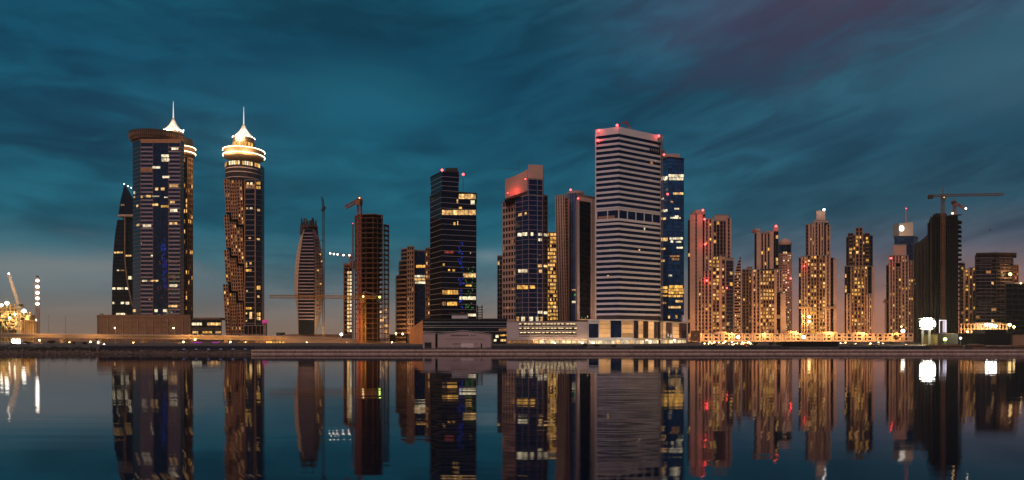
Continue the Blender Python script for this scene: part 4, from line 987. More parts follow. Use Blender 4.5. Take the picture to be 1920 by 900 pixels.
# dark unfinished tower
T = Thing('construction_tower', 'black unfinished tower with ragged right edge carrying two roof cranes', 'building', 1765, 640)
fp = [(1750,642),(1753,640),(1796,640)]
for a, b, yt in ((1739,1742,417),(1742,1745,411),(1745,1749,407)): T.m('rounded_bay', W_BLACK).prism([P(a,652,z=0)[:2],P(b,650,z=0)[:2],P(b,672,z=0)[:2],P(a,672,z=0)[:2]], LAND, ZZ(yt,650))
fp_w, z0, z1, fh = openframe(T, fp, 404, None, 640, 4.6, 30, colw=1.2, m=W_BLACK, cols=9, core=(1744,1794,0))
pw = [P(px, d, z=0)[:2] for px, d in ((1750.2,643),(1753.5,641.5),(1793,641.5))]
T.m('netting', mat('black_netting',(.006,.005,.005),.95,spec=0.1,var=.4,vscale=.12)).prism(pw+[radial(pw[2],26), radial(pw[0],20)], LAND+.5, z1-9)
for k in range(1, 44): 
    z = z0+k*fh*1.0
    if z < z1: T.m('edge_slab', W_DARK).prism([P(1794,641,z=0)[:2], P(1803+random.uniform(-1.5,1),643,z=0)[:2], P(1803,660,z=0)[:2], P(1794,660,z=0)[:2]], z-.5, z)
n = 9
for k in range(n):         # stepped curved lower wing
    a, b = 1713+28*k/n, 1713+28*(k+1)/n; yt = 456-19*(k/n)**1.5
    T.m('wing', W_BLACK).prism([P(a,655-6*k/n,z=0)[:2], P(b,655-6*(k+1)/n,z=0)[:2], P(b,680,z=0)[:2], P(a,680,z=0)[:2]], LAND, ZZ(yt,652))
    if k % 2 == 0: T.m('column', W_DARK).box(P(a,654,z=0).x-.3, P(a,654,z=0).x+.3, 647, 650.0-2*k/n, LAND, ZZ(yt+6,652))
for k in range(60):
    y = 455+k*2.6
T.m('roof_slab', W_DARK).prism([P(1749,648,z=0)[:2],P(1756,640,z=0)[:2],P(1775,640,z=0)[:2],P(1775,660,z=0)[:2],P(1749,660,z=0)[:2]], z1, z1+2.2)
T.m('roof_slab', W_DARK).hexa([P(1768,640,407),P(1803,641,404),P(1803,660,404),P(1768,660,407),P(1768,640,404.5),P(1803,641,401.5),P(1803,660,401.5),P(1768,660,404.5)])
for px, py in ((1762.5,442),(1763,449),(1714,525),(1716,532)): rect(T, Frame(pw[1],pw[2],0,1), px-.6, py-.6, px+.6, py+.6, L_WARM, .3)
T.done()

T = Thing('apartment_tower', 'pale lit apartment tower wedged between the black tower and dark office block', 'building', 1818, 860)
strips(T, 860, [(1800,1808,494,None,rs(W_DARK,lit=.1),0),(1808,1817,506,None,rs(lit=.4),2),(1817,1829,503,None,rs(lit=.35),4),(1829,1838,560,None,rs(W_TAN,lit=.2),1)])
T.done()
T = Thing('office_block', 'wide dark block with thin pale floor lines and flat oversailing roof', 'building', 1868, 800)
frs = block(T, [(1829,800),(1868,796),(1899,800)], 480, None, style(W_DARK, G_DARK, 4.4, 6, .28, .08, .5, .05, (L_DIM,L_WARM)), depth=36, Dref=800, cap=W_DARK)
for f in frs[:2]:
    for k in range(24):
        if random.random() < .8: f.box(T.m('floor_line', W_LINE2), random.uniform(0,.25)*f.W, f.W*random.uniform(.75,1), .5, .8, 12+k*4.1, 12.35+k*4.1)
block(T, [(1899,802),(1909,806)], 497, 532, style(W_BROWN, G_DARK, 4.4, 4, .3, .1, .4, .1, (L_DIM,)), depth=20)
T.m('roof_slab', W_DARK).prism([P(1830,798,z=0)[:2],P(1868,793,z=0)[:2],P(1906,798,z=0)[:2],P(1906,835,z=0)[:2],P(1830,835,z=0)[:2]], ZZ(479,800)+1.3, ZZ(476,800)+1)
beacon(T, 1894, 514, 794, 1.7, E_WARM, 'flood_lamp', 25000, (1,.5,.15)); 
T.m('roof_mast', STEEL).tube(P(1845,805,479), P(1845,805,474), .3); T.m('roof_mast', STEEL).tube(P(1842,805,475), P(1862,805,475.5), .3)
T.done()
T = Thing('office_block', 'unlit black block at the right edge in front of the dark office block', 'building', 1915, 640)
block(T, [(1886,640),(1990,640)], 532, None, style(W_BLACK, G_DARK, 5, 6, .3, .1, .4, .01, (L_DIM,)), depth=40)
beacon(T, 1914, 531, 638, .8, E_WARM, 'flood_lamp', 1000, (1,.6,.2)); T.done()

# ================================================================ PODIUMS AND LOW BUILDINGS
# striped tower's podium
T = Thing('podium_building', 'long podium of glowing cream panels alternating with dark glass over bright shopfronts', 'building', 1190, 500)
block(T, [(1103,503),(1190,500),(1288,606)], 601, None, plain(W_WHITE), depth=20, Dref=500, gname='wall', capz=.01, cap=W_WHITE)
fp = [P(1103,503,z=0)[:2],P(1190,500,z=0)[:2],P(1288,606,z=0)[:2]]
f1, f2 = Frame(fp[0],fp[1],LAND,20), Frame(fp[1],fp[2],LAND,20)
GLOWP = lit('backlit_panel', (1,.48,.17), .85, .75, .12)
def panel(fr, a, b, ya, yb, m, nrows=1, part=None, d=.3):
    u0, u1 = fr.hit(a)[0], fr.hit(b)[0]; D = 500
    za, zb = ZZ(yb,500), ZZ(ya,500); hh = (zb-za)/nrows
    for k in range(nrows):
        if part: fr.box(T.m(part, m), u0, u1, 0, d, za+k*hh, za+(k+1)*hh-.01)
        else: T.win(fr, u0, u1, za+k*hh+.2, za+(k+1)*hh-.18, m, d)
for (a, b, k) in ((1104,1122,0),(1124,1144,1),(1145,1165,0),(1166,1187,1)):
    if k: panel(f1, a, b, 600, 633, GLOWP, 4)
    else: panel(f1, a, b, 600 if a > 1110 else 607, 633, G_NAVY, 1, 'dark_bay')
for (a, b, k) in ((1188.5,1196,0),(1197,1205,1),(1206,1214.5,2),(1215.5,1225,1),(1226.5,1236,0),(1238,1247.5,1),(1249,1259,0),(1261,1272,1),(1273.5,1287,0)):
    if k == 1: panel(f2, a, b, 601, 634, GLOWP, 4)
    else: panel(f2, a, b, 601, 634, G_NAVY if k == 0 else W_DARK, 1, 'dark_bay')
for fr, xs_ in ((f1, [1104+8.5*k for k in range(10)]), (f2, [1191+7.9*k for k in range(12)])):
    for a in xs_: panel(fr, a+.5, a+7.2, 638, 645.2, random.choice((L_SHOP, L_SHOP, L_WHITE, L_WARM)), 1)
    fr.box(T.m('canopy', W_WHITE), 0, fr.W, 0, 1.4, ZZ(637,500), ZZ(635.4,500))
    for k in range(7): fr.box(T.m('pillar', W_WHITE), fr.W*k/7+.2, fr.W*k/7+.8, .2, 1.2, LAND, ZZ(637,500))
    fr.box(T.m('cornice', W_WHITE), -.3, fr.W+.3, 0, .9, ZZ(601,500), ZZ(598.5,500))
c0, c1_ = P(1155,497,z=0), P(1200,505,z=0)
for px, D in ((1130,492),(1165,491),(1189,492),(1215,520),(1240,545),(1265,575)): light(P(px,D,z=4.2), 800, (1,.92,.6), .6, T.root)
T.m('roof_screen', W_BLACK).box(P(1192,530,z=0).x, P(1246,530,z=0).x, 560, 570, ZZ(602,500), ZZ(588,560)) 
T.m('lift_house', W_WHITE).box(P(1281,600,z=0).x, P(1287,600,z=0).x, 603, 608, ZZ(601,500), ZZ(591,600))
T.done(150)

# parking podium
T = Thing('parking_garage', 'pale parking garage with three open decks of ceiling lights over lit shops', 'building', 1020, 505)
fpx = [P(950,505,z=0)[:2], P(1102.5,504,z=0)[:2]]; F = Frame(fpx[0], fpx[1], LAND, ZZ(604,505))
poly = [fpx[0], fpx[1], (fpx[1][0],548), (fpx[0][0],548)]
WP = mat('pale_cladding', (.50,.42,.44), .65, var=.06, vscale=.1)
def FZ(y): return ZZ(y, 505)
F.box(T.m('wall', WP), 0, F.hit(973)[0], -30, 0, FZ(634), FZ(604)); F.box(T.m('wall', WP), F.hit(1082)[0], F.W, -30, 0, FZ(634), FZ(604))
u0, u1 = F.hit(973)[0], F.hit(1082)[0]
T.m('rear_wall', W_CREAM).prism([(poly[0][0],535),(poly[1][0],535),(poly[1][0],548),(poly[0][0],548)], LAND, FZ(604))
for a, b in ((606,604),(613,611),(622,619.5),(630,627.5),(635,631)): F.box(T.m('deck', WP), u0, u1, -30, .1, FZ(a), FZ(b))
for k in range(6): u = u0+(u1-u0)*k/5; F.box(T.m('column', WP), u-.25, u+.25, -.6, .25, FZ(634), FZ(604))
for k, y in enumerate((609.2, 617.2, 625.6)):
    for j in range(15):
        u = u0+(u1-u0)*(j+random.uniform(.3,.7))/15
        F.box(T.m('ceiling_light', glow('strip_light',(1,.78,.4),3)), u-.9, u+.9, -6, -5.7, FZ(y)+1.0-.3, FZ(y)+1.0)
    for f in (.12,.3,.5,.7,.88): light(F.p(u0+(u1-u0)*f, -7, FZ(y)+.8), 320, (1,.70,.30), .4, T.root)
    for j in range(22):  # parked cars as dark humps are hidden by parapets: rail only
        pass
    F.box(T.m('guard_rail', STEEL), u0, u1, -.1, 0, FZ(y)-.55, FZ(y)-.42)
F.box(T.m('fascia', WP), 0, F.W, -.4, .35, FZ(637.5), FZ(634.2))
for k in range(16):
    u = F.W*k/15; F.box(T.m('pillar', WP), max(0,u-.3), min(F.W,u+.3), -.5, .2, LAND, FZ(637.6))
for k in range(15):
    lt = [.25,.25,.3,.35,.4,.6,.8,.9,1,1,1,1,1,1,.9][k]
    m_ = L_SHOP if lt > .7 else (L_WARM if lt > .5 else L_DIM)
    T.win(F, F.W*k/15+.5, F.W*(k+1)/15-.5, LAND+.4, FZ(638.3), m_, -2.2)
F.box(T.m('roof', WP), 0, F.W, -44, .2, FZ(604)+.01, FZ(603.2))
for k in range(7): light(F.p(F.W*(.35+.1*k), 2.5, 4.0), 500, (1,.65,.28), .4, T.root)
T.done()
# roof lamps + palms over the garage
for k, px in enumerate((954,962,975,988,1008)):
    pass

# dark glass podium
T = Thing('podium_building', 'low black glass podium with two pale roof lines behind the gabled shed', 'building', 870, 515)
frs = block(T, [(793,515),(950,516)], 600, None, plain(G_TEAL), depth=32, cap=W_BLACK)
bands(T, frs[:1], 600, 622, 2, .06, 'floor_line', W_LINE, 515, .35, False); frs[0].box(T.m('floor_line', W_LINE), 0, frs[0].W, 0, .4, ZZ(614.3,515), ZZ(613.5,515)); frs[0].box(T.m('floor_line', W_LINE), 0, frs[0].W, 0, .4, ZZ(604.2,515), ZZ(603.4,515))
F = frs[0]
T.m('upper_box', W_WHITE).box(P(847,520,z=0).x, P(876,520,z=0).x, 520, 532, ZZ(600,515)+1.2, ZZ(588,520)); T.m('box_roof', W_DARK).box(P(841,519,z=0).x, P(893,519,z=0).x, 518.5, 534, ZZ(588,520), ZZ(586.6,520))
fr = Frame((P(876,521,z=0).x,521),(P(893,521,z=0).x,521),0,1); T.win(fr, .6, fr.W-.3, ZZ(593,521), ZZ(588.4,521), L_WHITE, 0, .3)
rects(T, F, [(929,628,935,633,L_WHITE),(937,627,951,630,L_GOLD,3),(926,636,931,640,L_WHITE),(938,636,949,640,L_WARM,2),(935,616,950,620,L_DIM,3)], .3)
m1 = MB()
T.m('side_wall', mat('orange_stone',(.45,.22,.10),.8,var=.15,vscale=.15)).hexa([P(768,560,z=LAND),P(792.6,515,z=LAND),P(792.6,540,z=LAND),P(768,585,z=LAND),P(768,560,617),P(792.6,515,600),P(792.6,540,600),P(768,585,617)])
light(P(772,500,z=7), 5000, (1,.5,.15), 1, T.root)
T.done()
T = Thing('fire_escape', 'small open steel stair frame beside the foot of the black glass tower', 'stairs', 899, 590)
for k in range(6): T.m('landing', W_ROSE).box(P(893,590,z=0).x, P(904.5,590,z=0).x, 590, 598, ZZ(575+k*4.8,590)-.5, ZZ(575+k*4.8,590))
for px in (895,903.5):
    T.m('post', W_ROSE).box(P(px,590,z=0).x-.3, P(px,590,z=0).x+.3, 590, 591, LAND, ZZ(572,590)); T.m('post', W_ROSE).box(P(px,590,z=0).x-.3, P(px,590,z=0).x+.3, 597, 598, LAND, ZZ(572,590))
T.done()

# gabled shed
T = Thing('shed', 'wide pale shed with shallow gable roof and rows of small dark openings', 'building', 870, 285)
D = 285; gx = [820.5,834,868,908,920.5]; gy = [626,624,619.5,624.5,627]
pts = [(P(a,D,z=0).x, ZZ(b,D)) for a, b in zip(gx, gy)]
mb = T.m('wall', W_SHED)
for (xa, za), (xb, zb) in zip(pts, pts[1:]): mb.hexa([(xa,D,LAND),(xb,D,LAND),(xb,D+22,LAND),(xa,D+22,LAND),(xa,D,za),(xb,D,zb),(xb,D+22,zb),(xa,D+22,za)])
for (xa, za), (xb, zb) in zip(pts, pts[1:]): T.m('roof', W_WHITE).hexa([(xa,D-.35,za+.004),(xb,D-.35,zb+.004),(xb,D+22.5,zb+.004),(xa,D+22.5,za+.004),(xa,D-.35,za+.14),(xb,D-.35,zb+.14),(xb,D+22.5,zb+.14),(xa,D+22.5,za+.14)])
for k in range(24):
    xx = pts[0][0]+(pts[-1][0]-pts[0][0])*(k+.5)/24; T.m('cladding_rib', W_SHED).box(xx-.03, xx+.03, D-.06, D, LAND, LAND+4.0)
T.m('rail', W_CREAM).box(pts[1][0], pts[3][0], D-.12, D, ZZ(635.3,D), ZZ(634.7,D))
for k, px in enumerate([846+3.0*i for i in range(11)]+[884,889.5]): T.m('vent', W_BLACK).box(P(px,D,z=0).x, P(px+1.8,D,z=0).x, D-.09, D, ZZ(630,D), ZZ(627.6,D)+random.uniform(-.1,.1))
for px in (849,852,855,858,862,892): T.m('vent', W_BLACK).box(P(px,D,z=0).x, P(px+1.6,D,z=0).x, D-.09, D, ZZ(645.6,D), ZZ(644,D))
T.m('door', W_BLACK).box(P(901.5,D,z=0).x, P(904,D,z=0).x, D-.1, D, LAND, ZZ(644,D))
T.m('banner', mat('white_banner',(.75,.62,.64),.6)).box(P(864,D,z=0).x, P(888,D,z=0).x, D-.2, D-.11, ZZ(652,D), ZZ(644,D))
T.done()
T = Thing('shed', 'small pale flat roofed annex with dark doorway, left of the gabled shed', 'building', 806, 287)
T.m('wall', W_SHED).box(P(793,287,z=0).x, P(816,287,z=0).x, 287, 305, LAND, ZZ(625,287)); T.m('roof', W_WHITE).box(P(792.5,287,z=0).x, P(816.3,287,z=0).x, 286.7, 305.3, ZZ(625,287)+.004, ZZ(624.2,287)+.05)
T.m('door', W_BLACK).box(P(796,287,z=0).x, P(809,287,z=0).x, 286.9, 287, LAND, ZZ(642,287)); T.m('door', W_BLACK).box(P(816.6,290,z=0).x, P(820,290,z=0).x, 290, 304, LAND, ZZ(627,290)); T.done()

# residential podium with arcade
T = Thing('podium_building', 'long cream arcaded podium glowing amber at the feet of the apartment towers', 'building', 1500, 850)
frs = block(T, [(1290,850),(1712,850)], 627, None, style(W_CREAM, G_BROWN, 4.6, 6.5, .45, .35, .8, .18, (L_GOLD,L_WARM,L_DIM)), depth=20, cap=W_CREAM)
for k in range(22):
    a = 1296+k*19; frs[0].box(T.m('pilaster', W_CREAM), frs[0].hit(a)[0]-.8, frs[0].hit(a)[0]+.8, 0, 1.6, LAND, ZZ(625,850))
for k in range(13):
    px = 1310+k*31; light(P(px,838,z=4), 7000, (1,.56,.18), 1.5, T.root)
    if k % 2 == 0:      # added roof floodlights, made up to wash the tower bases amber
        q = MB(); q.ball(P(px,851,z=ZZ(627,850)+2.2), .45, 8); q.build('roof_lamp', E_WARM, T.root); light(P(px,846,z=ZZ(627,850)+3.5), 20000, (1,.46,.13), 1, T.root)  # roof_lamp here is an added floodlight, not a real fitting
for px, w_, y in ((1345,18,622),(1478,16,621),(1540,30,622),(1600,22,623)):
    T.m('upper_wing', W_CREAM).box(P(px,852,z=0).x, P(px+w_,852,z=0).x, 852, 868, ZZ(627,850)+1.2, ZZ(y,852))
T.done(60)
T = Thing('billboard', 'square dark brown panel with a pale emblem, right of the cream podium', 'sign', 1304, 610)
c = P(1304,610,z=0)
T.m('panel', W_BROWN).box(P(1295.5,610,z=0).x, P(1312.5,610,z=0).x, 609.5, 610.5, ZZ(640,610), ZZ(620,610))
for s_ in (-3.4, 3.4): T.m('post', W_DARK).box(c.x+s_-.25, c.x+s_+.25, 610.55, 611, LAND, ZZ(621,610))
e = P(1304,609.4,629)
m1 = MB(); 
for k in range(5):
    a = R(72*k+90); m1.tube((e.x,609.35,e.z), (e.x+1.3*math.cos(a),609.35,e.z+1.3*math.sin(a)), .28, 4, .08)
m1.build('emblem', W_LINE, T.root); T.done()

# dark low buildings and hoardings near the quay
def low(label, a, b, y, D, depth=10, m=None, cat='building', name='low_building', dy=0):
    T = Thing(name, label, cat, (a+b)/2, D)
    xa, xb = P(a,D,z=0).x, P(b,D,z=0).x; z = ZZ(y,D)
    T.m('wall', m or W_BLACK).box(xa, xb, D, D+depth, LAND, z); T.m('roof', W_DARK).box(xa-.3, xb+.3, D-.3, D+depth+.3, z+.004, z+.3)
    n = max(2, int((xb-xa)/4))
    for k in range(n+1): T.m('pilaster', m or W_BLACK).box(xa+(xb-xa-.24)*k/n, xa+(xb-xa-.24)*k/n+.24, D-.12, D, LAND, z-.02)
    return T
low('long low black shed in front of the amber arcaded podium', 1481, 1572, 641.5, 330).done()
T = low('big black windowless building behind the row of pale tents', 1796, 1896, 626, 420, 24); T.m('roof_plant', W_BLACK).box(P(1845,425,z=0).x, P(1885,425,z=0).x, 424, 436, ZZ(626,420), ZZ(618,425)); T.done()
low('dark olive low building below the huge floodlight rig', 1752, 1797, 627, 440, 14, mat('olive_render',(.10,.08,.03),.9,var=.2)).done()
T = low('dim tan hut at the right edge beside the big black building', 1899, 1925, 627, 430, 14, W_TAN); T.done()
T = Thing('site_building', 'amber lit half built block with floodlights below the dark office block', 'building', 1850, 520)
fp_ = openframe(T, [(1800,520),(1890,520)], 607, None, 520, 4.2, 16, colw=.5, m=W_TAN, cols=14)
T.m('slab_wall', W_TAN).box(P(1832,524,z=0).x, P(1880,524,z=0).x, 526, 534, LAND, ZZ(604,520))
for px, py, s_ in ((1850,609,1.0),(1858,610,1.2),(1866,611,1.0),(1893,609,1.2),(1901,613,.9)): beacon(T, px, py, 516, s_, E_FLOOD if px < 1870 else E_WARM, 'flood_lamp', 9000, (1,.8,.3))
for px in (1814,1824,1846): beacon(T, px, 622, 517, .8, E_WARM, 'flood_lamp', 7000, (1,.6,.2))
T.done()
T = Thing('site_hoarding', 'dark navy site hoarding along the quay from road ramp to pale annex', 'fence', 480, 258)
NAVYP = mat('navy_hoarding', (.012,.014,.03), .7, var=.2, vscale=.3)
def hoard(T, a, b, D, y):
    xa, xb = P(a,D,z=0).x, P(b,D,z=0).x; n = int((xb-xa)/2.4); z = ZZ(y,D)
    for k in range(n):
        x0_, x1_ = xa+(xb-xa)*k/n, xa+(xb-xa)*(k+1)/n
        T.m('board', NAVYP).box(x0_+.02, x1_-.02, D, D+.08, LAND+.1, z+random.uniform(-.06,.06)); T.m('post', W_DARK).box(x1_-.05, x1_+.05, D+.09, D+.2, LAND, z+.1)
hoard(T, 186, 792, 258, 648.7); T.done()
T = Thing('site_hoarding', 'dark site hoarding standing before the parking garage shops', 'fence', 1020, 262); hoard(T, 922, 1100, 262, 648.5); T.done()
T = Thing('site_hoarding', 'dark hoarding at the quay between shrubs and the low black shed', 'fence', 1350, 263); hoard(T, 1186, 1480, 263, 648.9); T.done()
T = Thing('site_hoarding', 'dark hoarding along the quay right of the low black shed', 'fence', 1650, 263); hoard(T, 1573, 1742, 263, 650.0); T.done()
# tents
TENT = mat('tent_fabric', (.20,.12,.07), .8, var=.2, vscale=.4)
spec = [(1746,1776,646.5,'flat'),(1779,1806,645.5,'arched'),(1824,1848,644.8,'arched'),(1850,1873,648,'low'),(1875,1898,648.5,'low'),(1900,1926,647,'peaked')]
wh = ['left of the arched ones','just left of the big black building','before the big black building','right of the second arched tent','before the big black building, right end','at the right edge of the quay']
for (a, b, y, k_), wz in zip(spec, wh):
    D = 266; T = Thing('tent', f'dim {k_} topped tent {wz}', 'tent', (a+b)/2, D)
    xa, xb = P(a,D,z=0).x, P(b,D,z=0).x; z = ZZ(y,D); zs = LAND+(z-LAND)*.72; n = 8
    for i in range(n):
        g = lambda f: zs+(z-zs)*math.sin(math.pi*f)
        f0, f1 = i/n, (i+1)/n; x0_, x1_ = xa+(xb-xa)*f0, xa+(xb-xa)*f1
        T.m('canopy', TENT).hexa([(x0_,D-.3,zs-.2),(x1_,D-.3,zs-.2),(x1_,D+5.3,zs-.2),(x0_,D+5.3,zs-.2),(x0_,D-.3,g(f0)+.02),(x1_,D-.3,g(f1)+.02),(x1_,D+5.3,g(f1)+.02),(x0_,D+5.3,g(f0)+.02)])
    T.m('side_wall', TENT).box(xa+.1, xb-.1, D+.1, D+5, LAND, zs-.2)
    for xx in (xa, xb-.12): T.m('pole', STEEL).box(xx, xx+.12, D-.2, D-.08, LAND, zs)
    T.done()

# ================================================================ CRANES
def crane(label, px, D, ytop, ybase=None, jib=None, counter=None, luff=None, w=2.0, m=RUST, r=.2, yj=None, hook=None, zb=None, lamps=()):
    """tower crane: lattice mast, slewing cab, jib, counter jib with weights, A-frame, stay lines"""
    z0 = LAND if zb is None else zb
    T = Thing('tower_crane', label, 'crane', px, D, z0)
    c = P(px, D, z=z0); zt = ZZ(ytop, D); yj = yj if yj is not None else ytop+8; zj = ZZ(yj, D)
    T.m('mast', m).lattice((c.x,D,z0), (c.x,D,zj), w, r, w*1.25)
    T.m('cab', m).box(c.x-w*.9, c.x+w*.4, D-w*1.2, D-w*.55, zj-w*1.4, zj-.1)
    T.m('slewing_ring', m).lathe((c.x, D), [(w*.95, zj-.5), (w*.95, zj+.3)], 10)
    T.m('a_frame', m).tube((c.x-w*.4,D,zj), (c.x,D,zt), r*1.3); T.m('a_frame', m).tube((c.x+w*.4,D,zj), (c.x,D,zt), r*1.3)
    if jib:
        e = P(jib[0], D+jib[2], jib[1]) if len(jib) > 2 else P(jib[0], D, jib[1]); a = Vector((c.x, D, zj+.8))
        T.m('jib', m).lattice(a, e, w*.75, r*.9, w*1.3)
        T.m('stay_line', STEEL).tube((c.x,D,zt), a+(e-a)*.62+Vector((0,0,w*.4)), .09, 3)
        if hook: 
            q = a+(e-a)*hook[0]; T.m('hook_line', STEEL).tube(q, (q.x, q.y, ZZ(hook[1], q.y)), .08, 3); T.m('hook_block', m).box(q.x-.5, q.x+.5, q.y-.4, q.y+.4, ZZ(hook[1],q.y)-1, ZZ(hook[1],q.y))
    if counter:
        e = P(counter[0], D, counter[1]); a = Vector((c.x, D, zj+.8))
        T.m('counter_jib', m).lattice(a, e, w*.7, r, w*1.2); s_ = 1 if e.x > a.x else -1
        T.m('counterweight', W_DARK).box(min(e.x,e.x-s_*w*1.6), max(e.x,e.x-s_*w*1.6), D-w*.6, D+w*.6, e.z-w*1.1, e.z+.5)
        T.m('stay_line', STEEL).tube((c.x,D,zt), e+Vector((0,0,.5)), .09, 3)
    for (lx, ly, mm, rr) in lamps: beacon(T, lx, ly, D-w, rr, mm, 'crane_lamp')
    T.done(); return T
crane('slender crane mast braced to the bullet shaped tower with raised jib', 606.5, 690, 372, jib=(603.5,369.5), counter=(610,388), w=1.8, r=.14, yj=392, m=W_DARK)
T = Thing('tie_brace', 'row of steel ties between bullet shaped tower and its crane mast', 'brace', 603, 692)
for y in (450,468,562,610): T.m('tie', STEEL).tube(P(598,700,y), P(606,691,y), .35); T.m('tie', STEEL).tube(P(598,705,y+.5), P(606,691,y+.5), .25)
T.done()
crane('rust coloured crane before the unfinished brown tower, short jib drooping left', 674, 600, 366, jib=(648,389), counter=(679,376), w=3.2, r=.34, yj=376, lamps=((674,371,E_WARM,.5),))
crane('amber lit crane with very long jib reaching left across the bullet tower', 682, 560, 546, jib=(506,556), counter=(716,558), w=3.0, m=YELL, r=.26, yj=559, lamps=((681,556,E_WARM,.8),(712,557,E_GREEN,.8)))
light(P(690,545,z=14), 12000, (1,.5,.14), 1.5)
light(P(670,585,z=20), 11000, (1,.42,.12), 2)
LT = crane('small roof crane on the slim stair building with a jib of string lights', 657, 655, 474, zb=ZZ(502,655), jib=(617,475), counter=(662,482), w=1.4, r=.12, yj=482)
for k, (px, py) in enumerate(((619,475),(626,476.3),(633,477),(644,478.3),(655,478.6))): beacon(LT, px, py, 652, .8, E_WHITE, 'string_light')
T = Thing('mast_pole', 'thin dark pole rising beside the slim stair building', 'pole', 661, 645); T.m('pole', STEEL).tube(P(661.3,645,z=LAND), P(661.3,645,420), .35, 6); T.m('tip', E_RED).ball(P(661.3,645,419), .3, 6); T.done()
RC = crane('large hammerhead crane over the black unfinished tower, long jib to the right', 1768, 628, 351, jib=(1881,364.5), counter=(1741,367.5), w=2.4, r=.22, m=W_BROWN, yj=368, hook=(.78,430), lamps=((1769.5,370,E_WARM,.6),))
crane('small luffing crane on the black unfinished tower roof, jib pointing down right', 1790, 645, 373, zb=ZZ(404,645), jib=(1812,392), counter=(1785,378), w=2.0, r=.24, yj=382, lamps=((1811,391,E_WHITE,.8),(1786,400,E_WARM,.9)))
light(P(1768,600,z=12), 9000, (1,.45,.12), 1.5)

# ================================================================ LEFT SITE
T = Thing('site_building', 'yellow lit half built block with scaffolding at the far left edge', 'building', 20, 800)
openframe(T, [(-30,805),(40,800),(58,806)], 584, None, 800, 5, 20, colw=.7, m=W_TAN, cols=12)
openframe(T, [(-30,812),(28,812)], 570, None, 812, 5, 16, colw=.7, m=W_TAN, cols=8)
T.m('core_wall', W_TAN).box(P(-25,815,z=0).x, P(20,815,z=0).x, 818, 826, LAND, ZZ(574,815)); T.m('core_wall', W_TAN).box(P(30,806,z=0).x, P(52,806,z=0).x, 812, 818, LAND, ZZ(590,806))
for k in range(60):
    px, py = random.uniform(-5,56), random.uniform(588,618); c = P(px, 799, py); T.m('safety_net', random.choice((W_TAN, W_BROWN))).box(c.x-2, c.x+2, 798.7, 799, c.z-1.6, c.z+1.6)
fr = Frame(P(-10,798,z=0)[:2], P(60,798,z=0)[:2], 0, 1)
for k in range(46): 
    px, py = random.uniform(0,57), random.choice((594,600.5,607,613)); rect(T, fr, px-1.2, py-1, px+1.2, py+1, random.choice((L_GOLD,L_GOLD,L_WARM,L_GREEN)), .4)
for px, py, r in ((13,568.5,2.2),(45,583,2.2),(3,572,1.5),(28,589,1.1),(18,596,1.0),(68,601,1.6)): beacon(T, px, py, 792, r, E_WHITE, 'flood_lamp', 45000, (1,.85,.3))
T.done()
T = Thing('site_building', 'low amber lit site block below the lamp mast', 'building', 52, 780)
openframe(T, [(40,780),(68,780)], 600, None, 780, 5, 14, colw=.6, m=W_TAN, cols=6); T.m('core_wall', W_TAN).box(P(42,785,z=0).x, P(66,785,z=0).x, 786, 790, LAND, ZZ(602,785))
light(P(55,765,z=14), 30000, (1,.7,.2), 1, T.root); T.done()
T = crane('luffing crane over the yellow lit site, pale jib raised to the left', 35, 780, 566, jib=(16.5,514), counter=(44,571), w=2.4, r=.3, yj=574, m=mat('pale_crane_paint',(.5,.38,.32),.6), lamps=((16.5,513,E_WHITE,.9),))
light(P(20,760,z=75), 30000, (1,.75,.5), 1)
T = Thing('lamp_mast', 'tall lattice lamp mast with five stacked white lights at the left', 'mast', 70, 760)
T.m('mast', W_TAN).lattice(P(70,760,z=LAND), P(70,760,520), 3.0, .35, 4)
T.m('mast_top', RUST).box(P(68.5,760,z=0).x, P(71.5,760,z=0).x, 759, 761, ZZ(520,760), ZZ(517,760))
for y in (526,537.5,549,559.5,569.5):
    beacon(T, 70.3, y, 757, 1.7, E_WHITE, 'lamp'); T.m('lamp_bracket', STEEL).box(P(68,759,z=0).x, P(72.5,759,z=0).x, 757.5, 758, ZZ(y,758)-.2, ZZ(y,758)+.2)
light(P(70,750,548), 8000, (1,.85,.7), 2, T.root); T.done()

